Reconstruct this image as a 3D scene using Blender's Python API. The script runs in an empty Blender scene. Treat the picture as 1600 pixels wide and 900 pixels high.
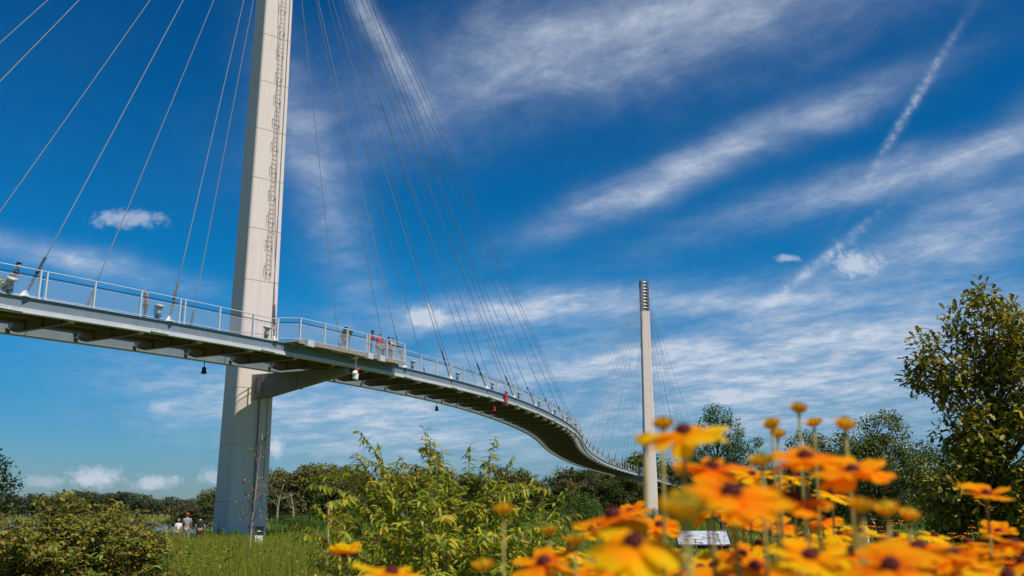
import bpy, math, random
import numpy as np
from mathutils import Vector, Matrix

R = math.radians
scene = bpy.context.scene
col = scene.collection

# ------------------------------------------------------------------ camera
F_PX = 1455.0                       # focal length for a 1600 px wide picture
PITCH = math.atan(352 / 1455.0)
EYE = 1.25
cam_data = bpy.data.cameras.new('camera')
cam = bpy.data.objects.new('camera', cam_data)
col.objects.link(cam)
cam_data.sensor_width = 36.0
cam_data.lens = 36.0 * F_PX / 1600.0
cam_data.clip_start = 0.02
cam_data.clip_end = 20000
cam.location = (0, 0, EYE)
cam.rotation_euler = (math.pi / 2 + PITCH, 0, 0)
cam_data.dof.use_dof = True
cam_data.dof.focus_distance = 18.0
cam_data.dof.aperture_fstop = 4.4
scene.camera = cam

SUN_EL, SUN_AZ = R(55), R(-41)      # azimuth measured from +X, counter-clockwise
S_DIR = Vector((math.cos(SUN_EL) * math.cos(SUN_AZ), math.cos(SUN_EL) * math.sin(SUN_AZ), math.sin(SUN_EL)))
CP, SP = math.cos(PITCH), math.sin(PITCH)


def at(px, py, Y):
    """point of the place seen at pixel (px, py) of the 1600x900 photograph, Y metres ahead"""
    u, v = (px - 800) / F_PX, (450 - py) / F_PX
    k = Y / (CP - SP * v)
    return Vector((u * k, Y, EYE + (SP + CP * v) * k))


def qpt(px, py):
    u, v = (px - 800) / F_PX, (450 - py) / F_PX
    return u / (CP - SP * v), (SP + CP * v) / (CP - SP * v)


def px_of(p):
    z = p[2] - EYE
    d = p[1] * CP + z * SP
    return 800 + F_PX * p[0] / d, 450 - F_PX * (-p[1] * SP + z * CP) / d


# ------------------------------------------------------------------ node helper
class V:
    """tiny expression wrapper around shader math nodes"""
    nt = None

    def __init__(self, s): self.s = s

    @staticmethod
    def m(op, *a, clamp=False):
        n = V.nt.nodes.new('ShaderNodeMath'); n.operation = op; n.use_clamp = clamp
        for i, x in enumerate(a):
            if isinstance(x, V): V.nt.links.new(x.s, n.inputs[i])
            else: n.inputs[i].default_value = x
        return V(n.outputs[0])
    def __add__(a, b): return V.m('ADD', a, b)
    def __radd__(a, b): return V.m('ADD', b, a)
    def __sub__(a, b): return V.m('SUBTRACT', a, b)
    def __rsub__(a, b): return V.m('SUBTRACT', b, a)
    def __mul__(a, b): return V.m('MULTIPLY', a, b)
    def __rmul__(a, b): return V.m('MULTIPLY', b, a)
    def __truediv__(a, b): return V.m('DIVIDE', a, b)


def smooth(x, a, b):
    n = V.nt.nodes.new('ShaderNodeMapRange'); n.interpolation_type = 'SMOOTHSTEP'
    V.nt.links.new(x.s, n.inputs[0])
    n.inputs[1].default_value = a; n.inputs[2].default_value = b
    return V(n.outputs[0])


def comb(x, y, z=0.0):
    n = V.nt.nodes.new('ShaderNodeCombineXYZ')
    for i, q in enumerate((x, y, z)):
        if isinstance(q, V): V.nt.links.new(q.s, n.inputs[i])
        else: n.inputs[i].default_value = q
    return V(n.outputs[0])


def noise(vec, scale, detail=4, rough=0.55, dist=0.0):
    n = V.nt.nodes.new('ShaderNodeTexNoise')
    n.inputs['Scale'].default_value = scale; n.inputs['Detail'].default_value = detail
    n.inputs['Roughness'].default_value = rough; n.inputs['Distortion'].default_value = dist
    V.nt.links.new(vec.s, n.inputs['Vector'])
    return V(n.outputs[0])


# ------------------------------------------------------------------ world: sky with cirrus
world = bpy.data.worlds.new('World')
scene.world = world
world.use_nodes = True
wt = world.node_tree
wt.nodes.clear()
V.nt = wt
sky = wt.nodes.new('ShaderNodeTexSky')
sky.sky_type = 'NISHITA'
sky.sun_disc = False
sky.sun_elevation = SUN_EL
sky.sun_rotation = math.pi / 2 - SUN_AZ      # clockwise from +Y
sky.air_density = 1.0
sky.dust_density = 0.3
sky.ozone_density = 1.6
hs = wt.nodes.new('ShaderNodeHueSaturation')
hs.inputs['Hue'].default_value = 0.5
hs.inputs['Saturation'].default_value = 1.12
hs.inputs['Value'].default_value = 0.95
wt.links.new(sky.outputs[0], hs.inputs['Color'])
gam = wt.nodes.new('ShaderNodeGamma')
gam.inputs['Gamma'].default_value = 1.15
tintn = wt.nodes.new('ShaderNodeMix'); tintn.data_type = 'RGBA'; tintn.blend_type = 'MULTIPLY'
tintn.inputs['Factor'].default_value = 1.0
tr_ = wt.nodes.new('ShaderNodeValToRGB')                      # clear azure overhead, paler air low down
tr_.color_ramp.elements[0].position = 0.0; tr_.color_ramp.elements[0].color = (0.28, 0.395, 0.60, 1)
tr_.color_ramp.elements[1].position = 0.22; tr_.color_ramp.elements[1].color = (0.045, 0.70, 0.95, 1)
e_ = tr_.color_ramp.elements.new(0.55); e_.color = (0.03, 0.56, 0.82, 1)
sz_ = wt.nodes.new('ShaderNodeSeparateXYZ'); tc_ = wt.nodes.new('ShaderNodeTexCoord')
wt.links.new(tc_.outputs['Generated'], sz_.inputs[0]); wt.links.new(sz_.outputs[2], tr_.inputs[0])
wt.links.new(tr_.outputs[0], tintn.inputs[7])
wt.links.new(hs.outputs[0], tintn.inputs[6])
wt.links.new(tintn.outputs[2], gam.inputs['Color'])
tc = wt.nodes.new('ShaderNodeTexCoord')
sx = wt.nodes.new('ShaderNodeSeparateXYZ')
wt.links.new(tc.outputs['Generated'], sx.inputs[0])
dx, dy, dz = V(sx.outputs[0]), V(sx.outputs[1]), V(sx.outputs[2])
ysafe = V.m('MAXIMUM', dy, 0.05)
front = smooth(dy, 0.15, 0.35)
qx, qz = dx / ysafe, dz / ysafe
zs = V.m('MAXIMUM', dz, 0.0) + 0.10
pxl, pyl = dx / zs, dy / zs                       # cloud layer seen in perspective
ca, sa = math.cos(R(-49)), math.sin(R(-49))       # drift direction of the cirrus
along = pxl * ca + pyl * sa
across = pyl * ca - pxl * sa
warp = noise(comb(pxl, pyl), 1.3, 3, 0.5)
fib = noise(comb(along * 0.55 + warp * 0.4, across * 1.25 + warp * 0.6), 2.3, 7, 0.64, 0.12)
mott = noise(comb(along * 0.95, across * 1.1, 3.3) , 6.5, 7, 0.68, 0.15)
broad = noise(comb(along * 0.35, across * 0.7, 7.7), 1.3, 3, 0.55, 0.2)
qv = comb(qx, qz)
qn = noise(qv, 9.0, 4, 0.6, 0.2)
qn2 = noise(qv, 42.0, 5, 0.62, 0.1)
qn3 = noise(qv, 95.0, 5, 0.6, 0.2)


def streak(x0, y0, x1, y1, hw, amp):
    a, b = qpt(x0, y0), qpt(x1, y1)
    cx, cz = (a[0] + b[0]) / 2, (a[1] + b[1]) / 2
    L = math.hypot(b[0] - a[0], b[1] - a[1])
    tx, tz = (b[0] - a[0]) / L, (b[1] - a[1]) / L
    W = hw / F_PX
    U, Wv = qx - cx, qz - cz
    e1 = (U * tx + Wv * tz) * (1.0 / (L * 0.5))
    e2 = (Wv * tx - U * tz) * (1.0 / W) + (qn - 0.5) * 1.7
    r2 = e1 * e1 + e2 * e2
    return V.m('EXPONENT', r2 * -0.9) * amp


fields = [streak(*s) for s in (
    (640, 165, 1360, -30, 78, 0.95), (700, 60, 1200, -20, 60, 0.6), (865, 352, 1210, 205, 27, 1.15), (1150, 235, 1480, 95, 30, 0.75),
    (1150, 342, 1640, 205, 27, 1.0), (1340, 425, 1680, 300, 48, 1.15), (545, -20, 660, 160, 16, 1.1),
    (440, 120, 560, 470, 46, 0.6), (590, 507, 1060, 462, 25, 1.35), (1000, 482, 1320, 468, 14, 0.9),
    (640, 588, 1250, 548, 30, 1.1), (1050, 560, 1700, 500, 74, 1.05), (180, 590, 620, 690, 56, 0.9),
    (-60, 370, 270, 440, 20, 1.0), (860, 640, 1650, 620, 80, 1.0), (430, 620, 860, 690, 44, 0.9),
    (1480, 300, 1650, 150, 30, 0.4))]
cir = fields[0]
for fl in fields[1:]:
    cir = cir + fl
cir = cir * front
behind = smooth(broad, 0.42, 0.66) * (1.0 - front) * 0.8         # cirrus carried on out of view, cover raised for a more neutral fill
thin = smooth(broad, 0.48, 0.78) * 0.05 * smooth(dz, 0.0, 0.2)
tex = 0.20 + smooth(fib * 0.7 + mott * 0.3, 0.32, 0.70) * (0.45 + smooth(mott, 0.32, 0.72) * 0.52)
cirrus = (cir + behind + thin) * tex

trail = (streak(1362, 268, 1492, 55, 7, 1.0) + streak(1185, 486, 1352, 352, 8, 1.2)
         + streak(905, 665, 960, 640, 7, 0.6)) * front
trail = trail * (0.25 + smooth(qn3 * 0.6 + qn2 * 0.4, 0.40, 0.66) * 0.75)


def puff(x, y, rx, ry, amp):
    c = qpt(x, y)
    U = (qx - c[0]) * (F_PX / rx)
    Wv = (qz - c[1]) * (F_PX / ry)
    r2 = U * U + Wv * Wv
    ex_ = V.m('EXPONENT', r2 * -0.7)
    return smooth(ex_ + (qn3 - 0.5) * 1.3 + (qn2 - 0.5) * 0.7, 0.26, 1.0) * smooth(ex_, 0.04, 0.35) * amp


pf = None
for q in ((1338, 412, 38, 22, .75), (668, 494, 34, 17, .7), (148, 746, 42, 15, .8), (240, 754, 34, 11, .75),
          (200, 342, 56, 15, .6), (1230, 404, 18, 7, .6), (1135, 618, 34, 13, .35), (575, 660, 26, 8, .3),
          (430, 700, 14, 14, .7), (250, 637, 20, 9, .3), (70, 752, 30, 9, .4), (1115, 590, 22, 6, .3), (330, 745, 20, 14, .5)):
    p_ = puff(*q)
    pf = p_ if pf is None else pf + p_
pf = pf * front
low = smooth(dz, 0.14, -0.02) * 0.14
total = V.m('MINIMUM', cirrus * 0.78 + trail * 0.5 + pf * 0.9 + low, 0.92)
mix = wt.nodes.new('ShaderNodeMix'); mix.data_type = 'RGBA'
wt.links.new(total.s, mix.inputs['Factor'])
wt.links.new(gam.outputs[0], mix.inputs[6])
mix.inputs[7].default_value = (6.9, 7.7, 9.0, 1)
bg = wt.nodes.new('ShaderNodeBackground')
bg.inputs['Strength'].default_value = 0.085
wt.links.new(mix.outputs[2], bg.inputs['Color'])
world.cycles.sampling_method = 'MANUAL'
world.cycles.sample_map_resolution = 256
wo = wt.nodes.new('ShaderNodeOutputWorld')
wt.links.new(bg.outputs[0], wo.inputs['Surface'])

sun_data = bpy.data.lights.new('sun', 'SUN')
sun_data.energy = 5.0
sun_data.angle = R(0.5)
sun_data.color = (1.0, 0.91, 0.79)
sun = bpy.data.objects.new('sun', sun_data)
col.objects.link(sun)
sun.location = (20, -20, 80)
sun.rotation_euler = S_DIR.to_track_quat('Z', 'Y').to_euler()

scene.view_settings.view_transform = 'Standard'
scene.view_settings.look = 'None'
scene.view_settings.gamma = 1
scene.view_settings.exposure = 0
scene.render.engine = 'CYCLES'
scene.cycles.use_denoising = True
scene.cycles.max_bounces = 4
scene.cycles.transparent_max_bounces = 12


# ------------------------------------------------------------------ materials
def new_mat(name):
    m = bpy.data.materials.new(name); m.use_nodes = True
    nt = m.node_tree
    return m, nt, nt.nodes['Principled BSDF'], nt.nodes['Material Output']


def ramp(nt, fac, stops):
    n = nt.nodes.new('ShaderNodeValToRGB')
    e = n.color_ramp.elements
    while len(e) < len(stops): e.new(0.5)
    for i, (p, c) in enumerate(stops):
        e[i].position = p; e[i].color = (*c, 1)
    nt.links.new(fac, n.inputs[0])
    return n.outputs[0]


def solid(name, base, rough=0.6, metal=0.0, var=0.12, scale=3.0, bump=0.0, spec=0.4):
    m, nt, b, o = new_mat(name); V.nt = nt
    tcn = nt.nodes.new('ShaderNodeTexCoord')
    nz = noise(V(tcn.outputs['Object']), scale, 6, 0.6)
    lo = tuple(c * (1 - var) for c in base); hi = tuple(min(1, c * (1 + var)) for c in base)
    nt.links.new(ramp(nt, nz.s, [(0.3, lo), (0.7, hi)]), b.inputs['Base Color'])
    b.inputs['Roughness'].default_value = rough; b.inputs['Metallic'].default_value = metal
    b.inputs['Specular IOR Level'].default_value = spec
    if bump:
        bn = nt.nodes.new('ShaderNodeBump'); bn.inputs['Strength'].default_value = bump
        n2 = noise(V(tcn.outputs['Object']), scale * 9, 5, 0.65)
        nt.links.new(n2.s, bn.inputs['Height']); nt.links.new(bn.outputs[0], b.inputs['Normal'])
    return m


def leaf_mat(name, stops, trans=0.35, rough=0.5, tint=(1.0, 1.0, 0.6), spec=0.3, vary=False):
    m, nt, b, o = new_mat(name)
    g = nt.nodes.new('ShaderNodeNewGeometry')
    c = ramp(nt, g.outputs['Random Per Island'], stops)
    if vary:
        oi = nt.nodes.new('ShaderNodeObjectInfo'); vm = nt.nodes.new('ShaderNodeMix'); vm.data_type = 'RGBA'; vm.blend_type = 'MULTIPLY'
        vm.inputs['Factor'].default_value = 1.0; nt.links.new(c, vm.inputs[6])
        nt.links.new(ramp(nt, oi.outputs['Random'], [(0, (.62, .72, .7)), (.35, (1, 1, 1)), (.7, (1.25, 1.2, .9)), (1, (1.55, 1.3, 1.1))]), vm.inputs[7]); c = vm.outputs[2]
    nt.links.new(c, b.inputs['Base Color'])
    b.inputs['Roughness'].default_value = rough; b.inputs['Specular IOR Level'].default_value = spec
    t = nt.nodes.new('ShaderNodeBsdfTranslucent')
    mc = nt.nodes.new('ShaderNodeMix'); mc.data_type = 'RGBA'; mc.blend_type = 'MULTIPLY'
    mc.inputs['Factor'].default_value = 1
    nt.links.new(c, mc.inputs[6]); mc.inputs[7].default_value = (*tint, 1)
    nt.links.new(mc.outputs[2], t.inputs['Color'])
    ms = nt.nodes.new('ShaderNodeMixShader'); ms.inputs[0].default_value = trans
    nt.links.new(b.outputs[0], ms.inputs[1]); nt.links.new(t.outputs[0], ms.inputs[2])
    nt.links.new(ms.outputs[0], o.inputs['Surface'])
    return m


def concrete_mat():
    m, nt, b, o = new_mat('concrete'); V.nt = nt
    tcn = nt.nodes.new('ShaderNodeTexCoord')
    ob = V(tcn.outputs['Object'])
    s = nt.nodes.new('ShaderNodeSeparateXYZ'); nt.links.new(ob.s, s.inputs[0])
    X, Y, Z = (V(s.outputs[i]) for i in range(3))
    big = noise(ob, 0.35, 5, 0.6)
    run = noise(comb(X * 4.0, Y * 4.0, Z * 0.16), 1.0, 5, 0.6)      # rain streaks
    fine = noise(ob, 6.0, 6, 0.65)
    f = big * 0.35 + run * 0.45 + fine * 0.2
    c = ramp(nt, f.s, [(0.28, (0.55, 0.475, 0.43)), (0.45, (0.66, 0.58, 0.535)), (0.72, (0.70, 0.625, 0.58))])
    sm = nt.nodes.new('ShaderNodeMix'); sm.data_type = 'RGBA'; sm.blend_type = 'MULTIPLY'
    ax = V.m('ABSOLUTE', X - 0.50)
    rust = smooth(ax, 0.30, 0.02) * smooth(run, 0.40, 0.62) * smooth(Z, 14.0, 22.0) * 0.5     # rust runs beside the ladder
    grime = smooth(noise(comb(X * 7.0, Y * 7.0, Z * 0.09), 1.0, 4, 0.6), 0.55, 0.72) * 0.35
    nt.links.new((rust + grime).s, sm.inputs['Factor'])
    nt.links.new(c, sm.inputs[6]); sm.inputs[7].default_value = (0.74, 0.62, 0.52, 1)
    nt.links.new(sm.outputs[2], b.inputs['Base Color'])
    b.inputs['Roughness'].default_value = 0.85
    bn = nt.nodes.new('ShaderNodeBump'); bn.inputs['Strength'].default_value = 0.12
    nt.links.new(noise(ob, 14, 6, 0.7).s, bn.inputs['Height']); nt.links.new(bn.outputs[0], b.inputs['Normal'])
    return m


M = {}
M['concrete'] = concrete_mat()
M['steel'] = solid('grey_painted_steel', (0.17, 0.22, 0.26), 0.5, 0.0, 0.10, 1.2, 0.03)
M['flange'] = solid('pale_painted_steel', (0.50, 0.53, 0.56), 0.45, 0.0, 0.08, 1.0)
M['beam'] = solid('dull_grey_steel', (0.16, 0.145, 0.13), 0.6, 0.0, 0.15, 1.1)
M['bracket'] = solid('dark_bracket_steel', (0.20, 0.19, 0.17), 0.6, 0.0, 0.15, 0.8)
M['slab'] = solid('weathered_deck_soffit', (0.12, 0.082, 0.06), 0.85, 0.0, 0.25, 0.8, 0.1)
M['rail'] = solid('pale_rail_paint', (0.53, 0.57, 0.61), 0.4, 0.0, 0.06, 2.0)
M['dark_rail'] = solid('dark_handrail', (0.05, 0.055, 0.065), 0.45, 0.3, 0.1, 2.0)
M['galv'] = solid('galvanised_cable', (0.19, 0.205, 0.23), 0.75, 0.0, 0.08, 2.0)
M['black'] = solid('black_coating', (0.025, 0.026, 0.03), 0.5, 0.0, 0.2, 4.0)
M['white'] = solid('white_paint', (0.75, 0.76, 0.76), 0.45, 0.0, 0.06, 4.0)
M['lamp_grey'] = solid('cast_lamp_housing', (0.46, 0.45, 0.42), 0.5, 0.2, 0.12, 5.0)
M['red'] = solid('red_enamel', (0.42, 0.02, 0.03), 0.45, 0.0, 0.1, 4.0)
M['ladder'] = solid('rusting_ladder_steel', (0.36, 0.31, 0.275), 0.7, 0.2, 0.4, 1.5)
M['head'] = solid('anchor_head_steel', (0.11, 0.125, 0.14), 0.55, 0.2, 0.15, 1.2)
M['bark'] = solid('brown_bark', (0.09, 0.065, 0.045), 0.9, 0.0, 0.35, 9.0, 0.5)
M['pale_bark'] = solid('pale_bark', (0.30, 0.26, 0.22), 0.85, 0.0, 0.3, 6.0, 0.3)
M['ash_bark'] = solid('bleached_bark', (0.27, 0.24, 0.20), 0.85, 0.0, 0.2, 3.0)
M['red_twig'] = solid('reddish_twig', (0.16, 0.075, 0.05), 0.8, 0.0, 0.3, 9.0)
M['timber'] = solid('pale_timber', (0.46, 0.30, 0.17), 0.8, 0.0, 0.2, 9.0)
M['edge_timber'] = solid('weathered_edge_timber', (0.30, 0.25, 0.21), 0.8, 0.0, 0.2, 6.0)
M['skin'] = solid('skin', (0.50, 0.29, 0.20), 0.55, 0.0, 0.08, 9.0)
M['dark_skin'] = solid('dark_skin', (0.18, 0.095, 0.06), 0.55, 0.0, 0.08, 9.0)


def mesh_mat():
    m, nt, b, o = new_mat('wire_mesh')
    b.inputs['Base Color'].default_value = (0.45, 0.48, 0.52, 1)
    b.inputs['Roughness'].default_value = 0.6
    t = nt.nodes.new('ShaderNodeBsdfTransparent'); ms = nt.nodes.new('ShaderNodeMixShader')
    ms.inputs[0].default_value = 0.24      # open area of the woven wire, far below a pixel
    nt.links.new(t.outputs[0], ms.inputs[1]); nt.links.new(b.outputs[0], ms.inputs[2])
    nt.links.new(ms.outputs[0], o.inputs['Surface'])
    return m


M['mesh'] = mesh_mat()


def ground_mat():
    m, nt, b, o = new_mat('meadow_soil'); V.nt = nt
    g = nt.nodes.new('ShaderNodeNewGeometry')
    p = V(g.outputs['Position'])
    f = noise(p, 0.12, 6, 0.6) * 0.5 + noise(p, 1.7, 6, 0.65) * 0.5
    nt.links.new(ramp(nt, f.s, [(0.3, (0.07, 0.09, 0.018)), (0.5, (0.11, 0.14, 0.025)), (0.7, (0.18, 0.16, 0.045))]), b.inputs['Base Color'])
    b.inputs['Roughness'].default_value = 0.95; b.inputs['Specular IOR Level'].default_value = 0.1
    bn = nt.nodes.new('ShaderNodeBump'); bn.inputs['Strength'].default_value = 0.6
    nt.links.new(noise(p, 5, 5, 0.7).s, bn.inputs['Height']); nt.links.new(bn.outputs[0], b.inputs['Normal'])
    return m


M['ground'] = ground_mat()


def water_mat():
    m, nt, b, o = new_mat('river_water'); V.nt = nt
    g = nt.nodes.new('ShaderNodeNewGeometry')
    p = V(g.outputs['Position'])
    b.inputs['Base Color'].default_value = (0.10, 0.12, 0.12, 1)
    b.inputs['Roughness'].default_value = 0.12; b.inputs['IOR'].default_value = 1.33
    bn = nt.nodes.new('ShaderNodeBump'); bn.inputs['Strength'].default_value = 0.35; bn.inputs['Distance'].default_value = 0.2
    nt.links.new(noise(p, 0.7, 5, 0.6).s, bn.inputs['Height']); nt.links.new(bn.outputs[0], b.inputs['Normal'])
    return m


M['water'] = water_mat()


def brick_mat():
    m, nt, b, o = new_mat('paver_red'); V.nt = nt
    g = nt.nodes.new('ShaderNodeNewGeometry')
    br = nt.nodes.new('ShaderNodeTexBrick')
    br.inputs['Scale'].default_value = 4.0
    br.inputs['Color1'].default_value = (0.40, 0.17, 0.13, 1); br.inputs['Color2'].default_value = (0.48, 0.23, 0.18, 1)
    br.inputs['Mortar'].default_value = (0.32, 0.2, 0.16, 1); br.inputs['Mortar Size'].default_value = 0.015
    nt.links.new(g.outputs['Position'], br.inputs['Vector']); nt.links.new(br.outputs[0], b.inputs['Base Color'])
    b.inputs['Roughness'].default_value = 0.9
    return m


M['brick'] = brick_mat()
M['kerb'] = solid('pale_kerb', (0.52, 0.49, 0.44), 0.9, 0.0, 0.15, 3.0, 0.2)
M['hill'] = solid('wooded_hill', (0.055, 0.075, 0.075), 0.95, 0.0, 0.2, 0.01)

# foliage
M['oak'] = leaf_mat('oak_leaf', [(0, (0.057, 0.074, 0.008)), (0.35, (0.180, 0.172, 0.016)), (0.8, (0.377, 0.312, 0.029)), (1, (0.426, 0.295, 0.041))], 0.30, 0.42)
M['leaf_blue'] = leaf_mat('bluish_leaf', [(0, (0.038, 0.098, 0.032)), (0.6, (0.088, 0.168, 0.050)), (1, (0.176, 0.246, 0.070))], 0.28, 0.5)
M['leaf_mid'] = leaf_mat('mid_green_leaf', [(0, (0.046, 0.083, 0.018)), (0.6, (0.119, 0.156, 0.029)), (1, (0.237, 0.237, 0.051))], 0.28, 0.5)
M['leaf_dark'] = leaf_mat('dark_leaf', [(0, (0.017, 0.039, 0.017)), (0.7, (0.042, 0.077, 0.028)), (1, (0.077, 0.105, 0.028))], 0.2, 0.5)
M['wood_a'] = leaf_mat('woodland_leaf', [(0, (0.054, 0.078, 0.024)), (0.6, (0.102, 0.133, 0.037)), (1, (0.178, 0.178, 0.060))], 0.2, 0.7, spec=0.1, vary=True)
M['wood_b'] = leaf_mat('woodland_leaf_olive', [(0, (0.076, 0.082, 0.031)), (0.6, (0.145, 0.145, 0.054)), (1, (0.221, 0.196, 0.085))], 0.2, 0.7, spec=0.1, vary=True)
M['wood_far'] = leaf_mat('far_bank_leaf', [(0, (0.042, 0.066, 0.042)), (0.6, (0.066, 0.096, 0.058)), (1, (0.108, 0.120, 0.072))], 0.2, 0.8, spec=0.1, vary=True)
M['willow'] = leaf_mat('shrub_leaf', [(0, (0.124, 0.182, 0.016)), (0.5, (0.281, 0.346, 0.026)), (0.82, (0.496, 0.479, 0.036)), (1, (0.661, 0.396, 0.030))], 0.42, 0.42)
M['bramble'] = leaf_mat('bramble_leaf', [(0, (0.06, 0.10, 0.010)), (0.45, (0.17, 0.21, 0.018)), (0.85, (0.32, 0.27, 0.024)), (1, (0.34, 0.14, 0.035))], 0.32, 0.5)
M['grass'] = leaf_mat('grass_blade', [(0, (0.09, 0.15, 0.012)), (0.5, (0.22, 0.29, 0.018)), (0.85, (0.40, 0.38, 0.03)), (1, (0.44, 0.28, 0.05))], 0.40, 0.55)
M['straw'] = leaf_mat('straw', [(0, (0.20, 0.12, 0.03)), (0.6, (0.34, 0.24, 0.06)), (1, (0.48, 0.34, 0.10))], 0.35, 0.7)
M['weed'] = leaf_mat('weed_leaf', [(0, (0.078, 0.157, 0.020)), (0.6, (0.176, 0.274, 0.031)), (1, (0.353, 0.392, 0.049))], 0.35, 0.5)
M['round'] = leaf_mat('round_shrub_leaf', [(0, (0.039, 0.091, 0.013)), (0.6, (0.078, 0.156, 0.018)), (1, (0.156, 0.221, 0.029))], 0.3, 0.5)
M['stem'] = solid('flower_stem', (0.23, 0.185, 0.03), 0.6, 0.0, 0.2, 30.0)
M['brown_stem'] = solid('dry_stem', (0.20, 0.10, 0.035), 0.8, 0.0, 0.3, 20.0)


def petal_mat(name, a, b_, base):
    m, nt, b, o = new_mat(name); V.nt = nt
    tcn = nt.nodes.new('ShaderNodeTexCoord')
    s = nt.nodes.new('ShaderNodeSeparateXYZ'); nt.links.new(tcn.outputs['Object'], s.inputs[0])
    rib = noise(comb(V(s.outputs[0]) * 700.0, V(s.outputs[1]) * 20.0), 1.0, 3, 0.6)
    oi = nt.nodes.new('ShaderNodeObjectInfo')
    y = V(s.outputs[1]) * 24.0 + (rib - 0.5) * 0.35 + (V(oi.outputs['Random']) - 0.5) * 0.5
    c = ramp(nt, y.s, [(0.15, base), (0.5, a), (1.0, b_)])
    nt.links.new(c, b.inputs['Base Color'])
    b.inputs['Roughness'].default_value = 0.7; b.inputs['Specular IOR Level'].default_value = 0.06
    t = nt.nodes.new('ShaderNodeBsdfTranslucent'); nt.links.new(c, t.inputs['Color'])
    ms = nt.nodes.new('ShaderNodeMixShader'); ms.inputs[0].default_value = 0.55
    nt.links.new(b.outputs[0], ms.inputs[1]); nt.links.new(t.outputs[0], ms.inputs[2])
    nt.links.new(ms.outputs[0], o.inputs['Surface'])
    return m


M['petal_o'] = petal_mat('orange_petal', (1.0, 0.36, 0.004), (1.0, 0.46, 0.005), (0.92, 0.20, 0.003))
M['petal_y'] = petal_mat('golden_petal', (1.0, 0.56, 0.005), (1.0, 0.68, 0.010), (1.0, 0.40, 0.004))
M['disc'] = solid('maroon_disc', (0.12, 0.012, 0.014), 0.75, 0.0, 0.5, 400.0, 0.8)
M['bud'] = solid('yellow_green_bud', (0.62, 0.42, 0.012), 0.6, 0.0, 0.35, 300.0, 0.5)
M['bud_green'] = solid('green_bud', (0.44, 0.36, 0.015), 0.6, 0.0, 0.35, 300.0, 0.5)


# ------------------------------------------------------------------ mesh helpers
class MB:
    def __init__(self): self.v, self.f = [], []

    def add(self, vs, fs):
        n = len(self.v); self.v += [tuple(q) for q in vs]; self.f += [tuple(i + n for i in q) for q in fs]
        return self

    def box(self, c, s, rot=None):
        vs = [Vector((x * s[0] / 2, y * s[1] / 2, z * s[2] / 2)) for x in (-1, 1) for y in (-1, 1) for z in (-1, 1)]
        if rot is not None: vs = [rot @ q for q in vs]
        c = Vector(c)
        return self.add([q + c for q in vs], [(0, 1, 3, 2), (4, 6, 7, 5), (0, 4, 5, 1), (2, 3, 7, 6), (0, 2, 6, 4), (1, 5, 7, 3)])

    def tube(self, pts, rad, n=6, cap=True):
        pts = [Vector(p) for p in pts]
        if not hasattr(rad, '__len__'): rad = [rad] * len(pts)
        vs, fs = [], []
        t = (pts[1] - pts[0]).normalized()
        up = Vector((0, 0, 1)) if abs(t.z) < 0.9 else Vector((1, 0, 0))
        a = t.cross(up).normalized()
        for i, p in enumerate(pts):
            t = (pts[min(i + 1, len(pts) - 1)] - pts[max(i - 1, 0)]).normalized()
            a = (a - t * a.dot(t)).normalized(); b = t.cross(a)
            for k in range(n):
                th = 2 * math.pi * k / n
                vs.append(p + (a * math.cos(th) + b * math.sin(th)) * rad[i])
        for i in range(len(pts) - 1):
            for k in range(n):
                fs.append((i * n + k, i * n + (k + 1) % n, (i + 1) * n + (k + 1) % n, (i + 1) * n + k))
        if cap:
            fs.append(tuple(range(n - 1, -1, -1))); fs.append(tuple((len(pts) - 1) * n + k for k in range(n)))
        return self.add(vs, fs)

    def lathe(self, prof, n=16, mat=None):
        vs, fs = [], []
        for r, z in prof:
            for k in range(n):
                th = 2 * math.pi * k / n
                q = Vector((r * math.cos(th), r * math.sin(th), z))
                vs.append(mat @ q if mat is not None else q)
        for i in range(len(prof) - 1):
            for k in range(n):
                fs.append((i * n + k, i * n + (k + 1) % n, (i + 1) * n + (k + 1) % n, (i + 1) * n + k))
        fs.append(tuple(range(n - 1, -1, -1))); fs.append(tuple((len(prof) - 1) * n + k for k in range(n)))
        return self.add(vs, fs)

    def sweep(self, rings, closed=True):
        n = len(rings[0]); vs = [q for r in rings for q in r]; fs = []
        for i in range(len(rings) - 1):
            for k in range(n if closed else n - 1):
                fs.append((i * n + k, i * n + (k + 1) % n, (i + 1) * n + (k + 1) % n, (i + 1) * n + k))
        if closed:
            fs.append(tuple(range(n - 1, -1, -1))); fs.append(tuple((len(rings) - 1) * n + k for k in range(n)))
        return self.add(vs, fs)

    def mesh(self, name, mat=None, smooth_=False):
        me = bpy.data.meshes.new(name); me.from_pydata(self.v, [], self.f); me.update()
        if mat: me.materials.append(M[mat])
        if smooth_: me.polygons.foreach_set('use_smooth', [True] * len(me.polygons))
        return me


def put(name, me, parent=None, loc=(0, 0, 0), rot=(0, 0, 0), sc=None):
    o = bpy.data.objects.new(name, me); col.objects.link(o)
    o.location = loc; o.rotation_euler = rot
    if sc is not None: o.scale = sc if hasattr(sc, '__len__') else (sc, sc, sc)
    if parent is not None: o.parent = parent
    return o


def tag(o, label, cat, group=None, kind=None):
    o['label'] = label; o['category'] = cat
    if group: o['group'] = group
    if kind: o['kind'] = kind
    return o


def thing(name, label, cat, loc=(0, 0, 0), rot=(0, 0, 0), group=None, sc=None):
    o = put(name, None, None, loc, rot, sc)
    o.empty_display_size = 0.2
    return tag(o, label, cat, group)


def structure(name, me):
    o = put(name, me); o['kind'] = 'structure'; return o


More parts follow.
